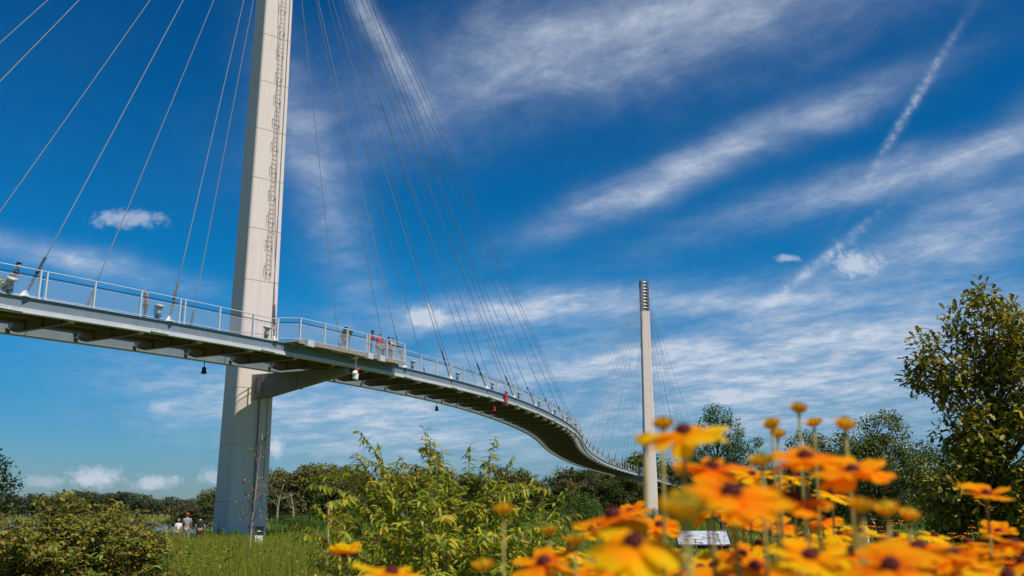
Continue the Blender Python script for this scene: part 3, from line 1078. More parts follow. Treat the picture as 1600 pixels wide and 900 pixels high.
nav_light(318, 580, W - .12, 'black bell-shaped lantern hanging below the deck, left of the near pylon', 'black')
nav_light(682, 630, W - .12, 'small black lantern hanging below the far deck edge, right of the near pylon', 'black')
nav_light(772, 625, 1.3, 'dark red lantern hanging beneath the deck beside the red marker board', 'red')
s = s_at(789)
t = tag(put('marker_board', MB().box((0, 0, 0), (.75, .05, 1.15)).box((0, -.03, .45), (.8, .03, .06)).box((0, -.03, -.45), (.8, .03, .06)).mesh('marker_board', 'red'), None, fr(s, -.09, -.28), (0, 0, math.pi / 2 - head(s))),
        'small dark red marker board fixed to the outside of the deck edge', 'sign')

# camera unit hung from the girder below the viewing platform
s = s_at(545)
t = thing('security_camera', 'white surveillance camera unit hanging from the girder under the viewing platform', 'camera', fr(s, -.55, -.30), (0, 0, math.pi / 2 - head(s)))
put('mount', MB().box((0, .1, .16), (.34, .3, .22)).tube([(-.55, .1, .16), (0, .1, .16)], .03, 6).tube([(-.45, .1, .16), (-.45, .1, .5), (0, .1, .62)], .02, 5).mesh('mount', 'white'), t)
put('pole', MB().tube([(0, .02, .1), (0, 0, -.55)], .045, 8).tube([(0, 0, -.5), (.16, -.02, -.75), (.12, 0, -1.1)], .025, 6).mesh('pole', 'white'), t)
put('camera_housing', MB().lathe([(.02, 0), (.15, .03), (.17, .34), (.12, .40), (.02, .42)], 12, Matrix.Translation((-.28, 0, -1.02)) @ Matrix.Rotation(R(62), 4, 'Y')).mesh('camera_housing', 'white', True), t)
put('control_box', MB().box((.0, 0, -1.12), (.34, .24, .42), Matrix.Rotation(R(12), 3, 'Y')).mesh('control_box', 'white'), t)
put('lens_head', MB().lathe([(.02, 0), (.12, .04), (.14, .20), (.02, .26)], 12, Matrix.Translation((.08, 0, -.72)) @ Matrix.Rotation(R(60), 4, 'Y')).mesh('lens_head', 'red', True), t)


# ------------------------------------------------------------------ people
def skin_mesh(name, joints, edges, mat, root=0, sub=1):
    names = list(joints)
    idx = {n: i for i, n in enumerate(names)}
    me = bpy.data.meshes.new(name)
    me.from_pydata([joints[n][0] for n in names], [(idx[a], idx[b]) for a, b in edges], [])
    me.materials.append(M[mat])
    o = bpy.data.objects.new(name, me); col.objects.link(o)
    md = o.modifiers.new('skin', 'SKIN')
    layer = me.skin_vertices[0] if len(me.skin_vertices) else None
    if layer is None:
        bpy.context.view_layer.objects.active = o
        bpy.ops.mesh.customdata_skin_add(); layer = me.skin_vertices[0]
    for n in names:
        r = joints[n][1]; layer.data[idx[n]].radius = (r, r) if not hasattr(r, '__len__') else r
    layer.data[root].use_root = True
    md.use_smooth_shade = True
    ss = o.modifiers.new('sub', 'SUBSURF'); ss.levels = sub; ss.render_levels = sub
    return o


def person(label, loc, rz, height=1.74, lean=0.0, rail=True, shirt='shirt', legs='trousers', skin='skin', hair='hair', shorts=False, group=None, arms=None, hat=None):
    k = height / 1.74
    ln = Matrix.Rotation(-lean, 4, 'X')
    piv = Vector((0, 0, .95))

    def up(p): return tuple((piv + ln @ (Vector(p) - piv)) * k)
    def dn(p): return tuple(Vector(p) * k)
    J = {'pelvis': (dn((0, 0, .95)), (.135 * k, .10 * k)), 'waist': (up((0, 0, 1.12)), (.125 * k, .095 * k)), 'chest': (up((0, .01, 1.32)), (.155 * k, .11 * k)),
         'collar': (up((0, 0, 1.45)), .075 * k), 'neck': (up((0, .01, 1.50)), .052 * k), 'jaw': (up((0, .035, 1.57)), .068 * k), 'skull': (up((0, .02, 1.65)), .088 * k), 'crown': (up((0, .01, 1.71)), .055 * k),
         'nose': (up((0, .118, 1.61)), .014 * k)}
    E = [('pelvis', 'waist'), ('waist', 'chest'), ('chest', 'collar'), ('collar', 'neck'), ('neck', 'jaw'), ('jaw', 'skull'), ('skull', 'crown'), ('jaw', 'nose')]
    for sg, nm in ((-1, 'l'), (1, 'r')):
        J['hip' + nm] = (dn((sg * .095, 0, .86)), .085 * k); J['knee' + nm] = (dn((sg * .105, .02, .49)), .058 * k)
        J['calf' + nm] = (dn((sg * .105, -.015, .34)), .053 * k); J['ankle' + nm] = (dn((sg * .11, -.02, .09)), .038 * k)
        J['toe' + nm] = (dn((sg * .125, .16, .035)), .034 * k)
        E += [('pelvis', 'hip' + nm), ('hip' + nm, 'knee' + nm), ('knee' + nm, 'calf' + nm), ('calf' + nm, 'ankle' + nm), ('ankle' + nm, 'toe' + nm)]
        sh = Vector(up((sg * .185, 0, 1.41)))
        if rail:
            el = Vector(up((sg * .27, .16, 1.18))); wr = Vector((sg * .13 * k, .50 * k, 1.17 * k))
        elif arms:
            el = Vector(up((sg * .24, .06, 1.14))); wr = Vector(up((sg * .16, .28, 1.20)))
        else:
            el = Vector(up((sg * .235, -.02, 1.14))); wr = Vector(up((sg * .25, .06, .90)))
        fd = (wr - el).normalized(); sd = Vector((sg, 0, 0))
        J['sh' + nm] = (tuple(sh), .058 * k); J['el' + nm] = (tuple(el), .042 * k); J['wr' + nm] = (tuple(wr), .028 * k)
        J['palm' + nm] = (tuple(wr + fd * .07 * k), (.034 * k, .018 * k))
        E += [('chest', 'sh' + nm), ('sh' + nm, 'el' + nm), ('el' + nm, 'wr' + nm), ('wr' + nm, 'palm' + nm)]
        for fi, (off, ln_) in enumerate(((-.028, .075), (-.010, .085), (.010, .08), (.028, .06))):
            a1 = wr + fd * .11 * k + sd * off * k; a2 = a1 + fd * ln_ * .5 * k + Vector((0, 0, -.012 * k)); a3 = a2 + fd * ln_ * .45 * k + Vector((0, 0, -.03 * k))
            for q, pt in (('a', a1), ('b', a2), ('c', a3)): J['f%d%s%s' % (fi, q, nm)] = (tuple(pt), .009 * k)
            E += [('palm' + nm, 'f%da%s' % (fi, nm)), ('f%da%s' % (fi, nm), 'f%db%s' % (fi, nm)), ('f%db%s' % (fi, nm), 'f%dc%s' % (fi, nm))]
        th = wr + fd * .045 * k - sd * .04 * k
        J['ta' + nm] = (tuple(th), .010 * k); J['tb' + nm] = (tuple(th + fd * .05 * k - sd * .012 * k), .009 * k)
        E += [('palm' + nm, 'ta' + nm), ('ta' + nm, 'tb' + nm)]
    body = skin_mesh('person', J, E, skin)
    body.location = loc; body.rotation_euler = (0, 0, rz)
    tag(body, label, 'person', group)

    def grown(keys, g):
        out = {}
        for q in keys:
            p, r = J[q]; out[q] = (p, tuple(x + g for x in r) if hasattr(r, '__len__') else r + g)
        return out
    st = grown(['pelvis', 'waist', 'chest', 'collar', 'shl', 'shr'], .016)
    se = [('pelvis', 'waist'), ('waist', 'chest'), ('chest', 'collar'), ('chest', 'shl'), ('chest', 'shr')]
    for nm in 'lr':
        a, b2 = Vector(J['sh' + nm][0]), Vector(J['el' + nm][0])
        st['sl' + nm] = (tuple(a.lerp(b2, .75)), .062 * k); se.append(('sh' + nm, 'sl' + nm))
    o = skin_mesh('shirt', st, se, shirt); o.parent = body
    tr_ = grown(['pelvis', 'hipl', 'hipr', 'kneel', 'kneer'], .018); te = [('pelvis', 'hipl'), ('pelvis', 'hipr'), ('hipl', 'kneel'), ('hipr', 'kneer')]
    if not shorts:
        tr_.update(grown(['calfl', 'calfr', 'anklel', 'ankler'], .022)); te += [('kneel', 'calfl'), ('kneer', 'calfr'), ('calfl', 'anklel'), ('calfr', 'ankler')]
    o = skin_mesh('trousers', tr_, te, legs); o.parent = body
    hr = {'a': (up((0, -.005, 1.675)), .094 * k), 'b': (up((0, -.012, 1.73)), .062 * k), 'c': (up((0, -.055, 1.60)), .055 * k)}
    o = skin_mesh('hair' if not hat else 'cap', hr, [('a', 'b'), ('a', 'c')], hat or hair); o.parent = body
    for sg in (-1, 1):
        e_ = MB().lathe([(.002, -.008), (.010, 0), (.002, .008)], 8, Matrix.Translation(up((sg * .033, .103, 1.635)))).mesh('eye', 'black')
        put('eye', e_, body)
    for nm, sg in (('l', -1), ('r', 1)):
        x, y, z = J['ankle' + nm][0]
        put('shoe', MB().sweep([[(x - .05 * k, yy, .0), (x + .05 * k, yy, .0), (x + .045 * k, yy, hh), (x - .045 * k, yy, hh)] for yy, hh in ((-.09 * k, .09), (.02 * k, .11), (.12 * k, .075), (.22 * k, .04))]).mesh('shoe', 'black'), body)
    return body


for n_, c_ in (('shirt_red', (.62, .02, .025)), ('shirt_bright_red', (.75, .03, .03)), ('shirt_black', (.02, .02, .025)), ('shirt_pale', (.50, .42, .42)), ('shirt_grey', (.28, .28, .28)),
               ('shirt_blue', (.02, .12, .32)), ('shirt_green', (.40, .80, .03)), ('shirt_white', (.7, .7, .68)), ('khaki', (.28, .25, .20)), ('grey_cloth', (.17, .17, .17)), ('dark_cloth', (.035, .04, .05)),
               ('hair', (.03, .02, .015)), ('hair_fair', (.36, .22, .11)), ('hair_red', (.34, .08, .03)), ('sign_grey', (.15, .15, .145))):
    M[n_] = solid(n_, c_, 0.85, 0.0, 0.12, 30.0, 0.1)


def plaid():
    m, nt, b, o = new_mat('red_plaid'); V.nt = nt
    tcn = nt.nodes.new('ShaderNodeTexCoord')
    w = nt.nodes.new('ShaderNodeTexWave'); w.bands_direction = 'Z'; w.inputs['Scale'].default_value = 7
    nt.links.new(tcn.outputs['Object'], w.inputs['Vector'])
    nt.links.new(ramp(nt, w.outputs[0], [(.35, (.55, .02, .03)), (.7, (.62, .22, .22))]), b.inputs['Base Color'])
    b.inputs['Roughness'].default_value = .9
    return m


M['plaid'] = plaid()


def on_deck(px, o, dz_=0.0, lo=12, hi=60): s_ = s_at(px, o, 1.0, lo, hi); return fr(s_, o, dz_), -head(s_) - math.pi / 2


for px, o, lab, kw in (
    (578, -.45, 'person in dark red shirt and grey trousers leaning on the railing, tallest of the group', dict(height=1.84, lean=R(14), shirt='shirt_red', legs='grey_cloth', skin='dark_skin', hair='hair')),
    (589, -.42, 'fair-haired person in bright red shirt and khaki trousers leaning on the railing', dict(height=1.72, lean=R(14), shirt='shirt_bright_red', legs='khaki', hair='hair_fair')),
    (596, -.05, 'person half hidden behind a railing post between red and black shirts', dict(height=1.62, lean=R(6), shirt='shirt_grey', legs='grey_cloth', hair='hair')),
    (603, -.42, 'person in black and white shirt leaning on the railing', dict(height=1.68, lean=R(16), shirt='shirt_black', legs='grey_cloth', hair='hair')),
    (610, -.42, 'person in pale shirt at the right end of the leaning group', dict(height=1.70, lean=R(15), shirt='shirt_pale', legs='khaki', hair='hair_fair')),
    (537, -.15, 'person in grey standing behind the grey board on the viewing platform', dict(height=1.70, lean=R(10), shirt='shirt_grey', legs='khaki', shorts=True, hair='hair'))):
    p, rz = on_deck(px, o, .105)
    person(lab, p, rz, group='people on the bridge', **kw)
p, rz = on_deck(227, .62, -.03); person('person in red checked shirt walking along the deck, left of the near pylon', p, rz + R(60), 1.55, 0, False, 'plaid', 'dark_cloth', hair='hair_fair', group='people on the bridge')
p, rz = on_deck(17, .75, -.03, 5); person('person in blue shirt bending forward at the left end of the deck', p, rz + R(30), 1.72, R(24), False, 'shirt_blue', 'khaki', group='people on the bridge', arms=True)
p, rz = on_deck(4, .70, -.03, 5); person('small person in bright neon green shirt at the left end of the deck', p, rz, .95, R(10), False, 'shirt_green', 'dark_cloth', group='people on the bridge', shorts=True)
for px, Y, h, lab, kw in (
    (292, 54, 1.76, 'red-haired person in grey top standing in the grass by the river', dict(shirt='shirt_grey', legs='khaki', hair='hair_red', arms=True)),
    (313, 51, 1.64, 'person in black shirt seen from behind in the grass by the pylon', dict(shirt='shirt_black', legs='dark_cloth', hair='hair')),
    (279, 56, 1.45, 'person in white shirt mostly hidden by the brown shrub', dict(shirt='shirt_white', legs='khaki', hair='hair_fair'))):
    x = at(px, 820, Y).x
    person(lab, (x, Y, gz(x, Y)), R(25), h, R(4), False, group='people in the grass', **kw)

# grey board on the viewing platform
p, rz = on_deck(541, -.60, .105)
t = thing('notice_board', 'plain grey board on legs behind the platform railing', 'sign', p, (0, 0, rz))
put('board', MB().box((0, 0, 1.16), (1.05, .04, .62), Matrix.Rotation(R(-28), 3, 'X')).mesh('board', 'sign_grey'), t)
for sx_ in (-.4, .4): put('leg', MB().box((sx_, -.05, .45), (.06, .06, .9)).mesh('leg', 'sign_grey'), t)

# ------------------------------------------------------------------ ground furniture
x, Y = at(405, 830, 40).x, 40.0
t = thing('utility_box', 'small black utility box with a white label panel at the foot of the near pylon', 'box', (x, Y, gz(x, Y)), (0, 0, R(15)))
put('body', MB().box((0, 0, .52), (.36, .30, 1.05)).box((0, 0, 1.07), (.40, .34, .05)).mesh('body', 'black'), t)
put('label_panel', MB().box((0, -.16, .48), (.32, .02, .50)).mesh('label_panel', 'white'), t)
put('handle', MB().box((.0, -.165, .90), (.14, .03, .04)).mesh('handle', 'white'), t)

t = put('timber_stake', MB().tube([(0, 0, -.2), (.012, 0, .7), (.0, .0, 1.31)], [.011, .010, .009], 6).box((0, 0, 1.3), (.02, .02, .02)).mesh('timber_stake', 'timber'), None, (at(511, 850, 7.0).x, 7.0, 0))
tag(t, 'thin pale timber stake standing in the grass left of the bright green shrub', 'stake')


def lectern():
    p = at(1098, 843, 16.5)
    t = thing('information_panel', 'tilted white information panel on dark legs among the orange flowers', 'sign', (p.x, p.y, 0), (0, 0, R(-6)))
    h = p.z; Rm = Matrix.Rotation(R(22), 3, 'X')
    put('frame', MB().box((0, 0, h), (.92, .62, .05), Rm).mesh('frame', 'black'), t)
    m, nt, b, o = new_mat('panel_print'); V.nt = nt
    tcn = nt.nodes.new('ShaderNodeTexCoord'); ob = V(tcn.outputs['Object'])
    f = noise(ob, 9.0, 5, .7)
    nt.links.new(ramp(nt, f.s, [(.40, (.10, .16, .25)), (.47, (.48, .51, .55)), (.6, (.56, .57, .58))]), b.inputs['Base Color'])
    b.inputs['Roughness'].default_value = .35
    M['print'] = m
    put('panel', MB().box(Vector((0, 0, h)) + Rm @ Vector((0, 0, .03)), (.86, .56, .012), Rm).mesh('panel', 'print'), t)
    for sx_ in (-.30, .30): put('leg', MB().box((sx_, .05, h / 2 - .02), (.09, .07, h)).mesh('leg', 'black'), t)


lectern()
p = at(1366, 820, 30)
t = thing('globe_lamp', 'small white globe lamp on a dark post among the far flowers', 'lamp', (p.x, p.y, 0))
put('post', MB().lathe([(.07, 0), (.05, .05), (.04, p.z - .12), (.09, p.z - .10), (.09, p.z - .06)], 10).mesh('post', 'black', True), t)
put('globe', MB().lathe([(.02, -.11), (.08, -.085), (.115, 0), (.08, .085), (.02, .11)], 14, Matrix.Translation((0, 0, p.z + .02))).mesh('globe', 'white', True), t)
for i, (px, py, lab) in enumerate(((1260, 797, 'white marker post standing below the middle tree on the right'), (1352, 806, 'white marker post standing just left of the globe lamp'))):
    q = at(px, py - 6, 34)
    tag(put('marker_post', MB().lathe([(.06, 0), (.05, .02), (.05, q.z - .06), (.035, q.z), (.005, q.z + .01)], 8).mesh('marker_post', 'white', True), None, (q.x, q.y, 0)), lab, 'post', 'white marker posts')


# ------------------------------------------------------------------ trees
def lobe(cx, cy, cz, rx, ry, rz): return (cx, cy, cz, rx, ry, rz)


# large young oak on the right
bx = at(1568, 830, 14.5)
oak = tree_meshes(11, 4.9, .105, [lobe(0, 0, 1.35, 1.0, 1.0, .75), lobe(.35, 0, 2.3, 1.0, 1.0, 1.0), lobe(-.86, 0, 3.55, .36, .5, .72), lobe(-.3, .1, 3.2, .5, .7, .8), lobe(.12, 0, 4.25, .48, .6, .80), lobe(.7, 0, 3.6, .8, .7, .95), lobe(-.45, -.2, 1.6, .7, .7, .6)],
                  215, 14500, .115, .095, 'oak', 'bark', 'oak', .27, .13, .010, .85, .25)
tree('oak_tree', 'tall olive green oak with lobed leaves at the right edge', 'tree', (bx.x, 14.5, 0), oak, 0, None, (.95, .95, .945))
# airy bluish tree
bx = at(1130, 800, 30)
t2 = tree_meshes(12, 4.75, .09, [lobe(-.1, 0, 3.0, 1.25, 1.0, .9), lobe(0, 0, 4.1, .55, .5, .75), lobe(.85, 0, 3.4, .55, .5, .65), lobe(-1.1, 0, 2.5, .8, .7, .55), lobe(.9, 0, 2.3, .9, .7, .6), lobe(-.75, 0, 3.35, .5, .5, .6)],
                 130, 11000, .085, .05, 'leaf_blue', 'bark', 'simple', .24, .3, .008, .9, .2)
tree('broadleaf_tree', 'airy bluish green tree just right of the far pylon', 'tree', (bx.x, 30, 0), t2)
bx = at(1372, 800, 26)
t3 = tree_meshes(13, 4.0, .09, [lobe(0, 0, 2.5, 1.5, 1.2, .9), lobe(.35, 0, 3.35, .75, .6, .6), lobe(-.9, 0, 2.7, .9, .8, .75), lobe(-1.7, 0, 2.1, .8, .8, .6), lobe(1.15, 0, 2.35, .8, .8, .75), lobe(0, 0, 1.5, 1.7, 1.0, .6)],
                 210, 19000, .08, .06, 'leaf_mid', 'bark', 'simple', .27, .25, .008, .8, .25)
tree('broadleaf_tree', 'dense rounded green tree between the airy tree and the oak', 'tree', (bx.x, 26, 0), t3)
bx = at(1288, 800, 29)
tree('broadleaf_tree', 'rounded green tree standing close behind the tall yellow buds', 'tree', (bx.x, 29, 0), t3, 2.4, None, .93)
bx = at(1215, 800, 36)
t4 = tree_meshes(14, 3.2, .08, [lobe(0, 0, 2.1, 1.7, 1.0, .8), lobe(.9, 0, 2.4, .8, .7, .6), lobe(-.9, 0, 2.2, .9, .7, .6), lobe(0, 0, 1.1, 1.8, 1, .7)],
                 110, 8500, .09, .065, 'leaf_dark', 'bark', 'simple', .3, .2, .008, .85, .25)
tree('broadleaf_tree', 'low dark tree filling the gap below the airy tree', 'tree', (bx.x, 36, 0), t4)
bx = at(1480, 800, 34)
tree('broadleaf_tree', 'low dark tree half hidden behind the oak', 'tree', (bx.x, 34, 0), t4, 2.0, None, 1.25)
# dark tree cut by the left edge
bx = at(-66, 800, 15)
t5 = tree_meshes(15, 2.5, .07, [lobe(0, 0, 1.75, .85, .7, .55), lobe(.45, 0, 1.9, .40, .4, .45), lobe(-.4, 0, 2.1, .5, .5, .5), lobe(.3, 0, 1.35, .55, .5, .3)],
                 60, 3200, .07, .05, 'leaf_dark', 'bark', 'simple', .18, .4, .006, .85, .2)
tree('broadleaf_tree', 'dark tree cut off by the left edge above the brown shrubs', 'tree', (bx.x, 15, 0), t5)

# wood beyond the meadow, every tree its own thing
wood = []
for i, (mt, bk) in enumerate((('wood_a', 'pale_bark'), ('wood_b', 'pale_bark'), ('wood_a', 'bark'), ('wood_b', 'bark'))):
    rng = np.random.default_rng(40 + i)
    lb = [lobe(rng.normal() * 1.1, rng.normal() * 1.1, 3.2 + 5.6 * q + rng.normal() * .4, rng.uniform(1.5, 2.6), rng.uniform(1.5, 2.4), rng.uniform(1.1, 1.9)) for q in (0, .2, .4, .55, .7, .85, 1.0)]
    wood.append(tree_meshes(50 + i, 10, .22, lb, 70, 3600, .42, .34, mt, bk, 'simple', .95, .10, .03, .8, .3))
WL = 'green tree in the continuous wood on the skyline beyond the bridge'
rng = random.Random(8)
n_w = 0
proto = {}


def put_wood(px, Y, top_py, sx_=1.0):
    global n_w
    i = rng.randrange(4)
    q = at(px, top_py, Y); H = max(4.0, q.z + .5)
    sc = H / 10.2
    r = thing('woodland_tree', WL, 'tree', (q.x, Y, gz(q.x, Y) - .1), (0, 0, rng.uniform(0, 6.28)), 'trees of the far wood', (sc * sx_, sc * sx_, sc))
    put('trunk', wood[i][0], r); put('crown', wood[i][1], r)
    n_w += 1


def skyline(px):
    return float(np.interp(px, [410, 440, 480, 520, 545, 580, 620, 700, 760, 800, 835, 850, 880, 920, 945, 985, 1020, 1060, 1150, 1300, 1500, 1620],
                           [738, 734, 733, 730, 726, 732, 734, 736, 738, 734, 730, 742, 735, 726, 730, 712, 722, 728, 735, 740, 745, 745]))


for row, (dY, dp, n) in enumerate(((0, 0, 36), (14, 4, 30), (-10, 22, 26))):
    for k in range(n):
        px = 420 + (1120 - 420) * (k + rng.uniform(.1, .9)) / n
        Y = np.interp(px, [420, 560, 760, 1000, 1120], [165, 185, 235, 275, 290]) + dY + rng.uniform(-4, 4)
        put_wood(px, float(Y), skyline(px) + dp + rng.choice((-7, -2, 3, 9, 16)) + rng.uniform(-2, 4), rng.uniform(1.0, 1.35))
for k in range(14):
    px = 1120 + 500 * (k + rng.uniform(.2, .8)) / 14
    put_wood(px, 190 + rng.uniform(-10, 10), skyline(px) + rng.uniform(0, 12), rng.uniform(1.0, 1.4))
# bank trees far across the river on the left
far_l = [tree_meshes(70 + i, 10, .25, [lobe(random.Random(i).uniform(-.6, .6), 0, 3 + 1.6 * q, 2.6, 2.4, 1.6) for q in range(4)], 40, 1500, .6, .5, 'wood_far', 'bark', 'simple', 1.1, .05, .03, .85, .3) for i in range(2)]
for k in range(46):
    px = -30 + 375 * (k + rng.uniform(.1, .9)) / 46
    Y = 345 + rng.uniform(0, 40)
    top = float(np.interp(px, [-30, 60, 130, 190, 250, 285, 305, 330, 350], [776, 771, 769, 767, 776, 781, 779, 774, 772])) + rng.uniform(-3, 6)
    q = at(px, top, Y); sc = max(3.5, q.z) / 9.6
    i = k % 2
    r = thing('bank_tree', 'hazy green tree in the row on the far river bank', 'tree', (q.x, Y, 0), (0, 0, rng.uniform(0, 6)), 'trees on the far river bank', (sc * 1.2, sc * 1.2, sc))
    put('trunk', far_l[i][0], r); put('crown', far_l[i][1], r)
q = at(327, 764, 120)
r = thing('woodland_tree', 'single green tree just left of the near pylon foot', 'tree', (q.x, 120, -1.2), (0, 0, 1), None, ((q.z + 1.2) / 10.2 * 1.1, (q.z + 1.2) / 10.2 * 1.1, (q.z + 1.2) / 10.2))
put('trunk', wood[0][0], r); put('crown', wood[0][1], r)
for i, (px, top, Y, lab) in enumerate(((285, 786, 112, 'small reddish bush on the river edge left of the pylon foot'), (312, 788, 100, 'yellowish bush on the river edge beside the pylon foot'))):
    q = at(px, top, Y); sc = (q.z + .8) / 10.2
    r = thing('bank_bush', lab, 'bush', (q.x, Y, -.8), (0, 0, i), None, (sc * 1.9, sc * 1.9, sc))
    put('trunk', wood[3][0], r); put('crown', wood[1][1], r)

# bare pale trees standing at the edge of the wood
for px, py, base_, Y, fork, lab in ((437, 758, 826, 128, 1, 'bare pale forked trunk at the wood edge right of the near pylon'), (459, 772, 824, 132, -1, 'second bare pale trunk, further right of the near pylon'),):
    q = at(px, py, Y); b0 = at(px, base_, Y); Hq = q.z + .8; rg = np.random.default_rng(px)
    m = MB(); tk = bez((0, 0, 0), (-.35 * fork, 0, Hq * .5), (.55 * fork, 0, Hq), 9)
    m.tube(tk, list(np.linspace(.20, .04, 9)), 7)
    mb = MB()
    for k in range(9):
        i = rg.integers(3, 8); d = np.array([rg.normal() * .9, rg.normal() * .5, rg.uniform(.6, 1.5)]) * Hq * .16
        mb.tube(bez(tk[i], tk[i] + d * .5 + np.array([0, 0, -.1]), tk[i] + d, 5), list(np.linspace(.07, .015, 5)), 5, cap=False)
    t = thing('bare_tree', lab, 'tree', (q.x, Y, gz(q.x, Y) - .1)); put('trunk', m.mesh('trunk', 'ash_bark', True), t); put('branches', mb.mesh('branches', 'ash_bark', True), t)

# round green shrub under the bridge, and low thicket along the foot of the wood
rs = tree_meshes(91, 2.4, .06, [lobe(0, 0, 1.2, 1.25, 1.1, 1.0), lobe(.6, 0, 1.0, .9, .8, .8), lobe(-.6, 0, 1.0, .9, .8, .8)], 80, 5000, .09, .06, 'round', 'bark', 'simple', .32, .05, .008, .9, .2)
bx = at(905, 800, 52)
tree('round_shrub', 'rounded bright green shrub beneath the bridge, left of the far pylon', 'bush', (bx.x, 52, 0), rs, 0, None, (1.0, 1.0, 1.08))
n_t = 0
for k in range(26):
    px = 425 + 900 * (k + rng.uniform(.2, .8)) / 26
    Y = rng.uniform(95, 125)
    q = at(px, 806 + rng.uniform(-6, 6), Y)
    r = thing('thicket_bush', 'low dark green bush in the thicket at the foot of the wood', 'bush', (q.x, Y, gz(q.x, Y) - .1), (0, 0, rng.uniform(0, 6)), 'thicket bushes below the wood', (rng.uniform(1.1, 1.8), rng.uniform(1.1, 1.8), rng.uniform(.6, 1.0)))
    put('trunk', rs[0], r); put('crown', rs[1], r)


# ------------------------------------------------------------------ shrubs in the foreground
def arching_shrub(seed, tips, base, leaf_len, leaf_w, mat, bark, extra, spread, leafgap, droop=.75, kind='lance', fill=0):
    """stems arch from the base to given tip points (local), leaves hang in two rows along them"""
    rng = np.random.default_rng(seed)
    st = MB(); pos, dirs, ups = [], [], []

    def stem(a, tip, r0, arch, n=14, leaf_from=.3):
        d = tip - a; L = np.linalg.norm(d)
        ctrl = a + d * .45 + np.array([0, 0, arch * L]) + rng.normal(size=3) * .04 * L
        c = bez(a, ctrl, tip, n)
        st.tube(c, list(np.linspace(r0, .0015, n)), 5, cap=False)
        seg = np.linalg.norm(np.diff(c, axis=0), axis=1).sum()
        m = int(seg * (1 - leaf_from) / leafgap)
        for j in range(m):
            t = leaf_from + (1 - leaf_from) * (j + rng.uniform(0, .6)) / max(1, m)
            i = min(int(t * (n - 1)), n - 2); fr_ = t * (n - 1) - i
            p = c[i] * (1 - fr_) + c[i + 1] * fr_; tg = c[i + 1] - c[i]; tg = tg / (np.linalg.norm(tg) + 1e-9)
            sd = np.cross(tg, (0, 0, 1)); sd = sd / (np.linalg.norm(sd) + 1e-9) * (1 if j % 2 else -1)
            dd = tg * .45 + sd * .55 + rng.normal(size=3) * .22; dd[2] -= droop * rng.uniform(.5, 1.3)
            pos.append(p); dirs.append(dd); ups.append(np.array([0, 0, 1.0]) + tg * .5 + rng.normal(size=3) * .3)
        return c
    for tip, arch in tips:
        tip = np.array(tip, float)
        c = stem(np.array([rng.normal() * base, rng.normal() * base, 0.0]), tip, .009, arch, 16, .35)
        for q in range(extra):
            i = rng.integers(6, 15)
            o = rng.normal(size=3) * spread; o[2] = abs(o[2]) * .5 - .05
            stem(c[i], c[i] + (tip - c[i]) * .4 + o, .003, .12, 9, .1)
    pos = np.array(pos); n = len(pos)
    me = leaves('foliage', mat, pos, np.array(dirs), np.array(ups), leaf_len * rng.uniform(.6, 1.2, n), leaf_w * rng.uniform(.7, 1.2, n), kind)
    return st.mesh('stems', bark, True), me


YB = 5.6
B0 = at(690, 850, YB)
tips = []
for px, py, dY, arch in ((490, 783, 0, .22), (486, 822, -.2, .10), (500, 850, -.4, .05), (556, 712, .2, .2), (590, 690, .1, .1), (598, 742, 0, .2), (628, 712, .3, .1), (662, 668, 0, .05), (676, 690, .2, .05), (690, 700, -.2, .08), (735, 694, .2, .08),
                         (775, 682, 0, .14), (765, 708, -.3, .1), (802, 712, .2, .12), (836, 742, .1, .15), (884, 762, 0, .18), (868, 800, -.3, .12), (860, 835, -.4, .1), (545, 765, -.3, .2), (520, 812, .4, .15), (640, 735, -.5, .1),
                         (700, 730, -.6, .1), (590, 790, -.5, .15), (780, 750, -.5, .1), (820, 785, -.5, .12), (655, 780, -.7, .1), (740, 780, -.7, .1), (610, 835, -.6, .1), (700, 830, -.8, .1), (780, 830, -.7, .1), (840, 860, -.3, .05), (560, 855, -.3, .05), (640, 870, -.6, .05), (730, 865, -.6, .05),
                         (575, 740, .3, .18), (715, 760, .4, .08), (670, 730, .4, .1), (750, 735, .1, .1), (800, 760, .4, .12), (610, 770, .5, .12), (530, 790, .2, .2), (850, 775, .4, .15), (690, 800, -.2, .08), (620, 800, .1, .1), (760, 805, 0, .1), (570, 815, 0, .1), (810, 815, 0, .1)):
    q = at(px, py, YB + dY)
    tips.append(((q.x - B0.x, q.y - YB, q.z), arch))
w_st, w_lf = arching_shrub(21, tips, .10, .066, .0205, 'willow', 'red_twig', 5, .17, .0098, .62)
t = thing('arching_shrub', 'bright yellow-green shrub with drooping narrow leaves in front of the bridge', 'shrub', (B0.x, YB, 0))
put('stems', w_st, t); put('foliage', w_lf, t)

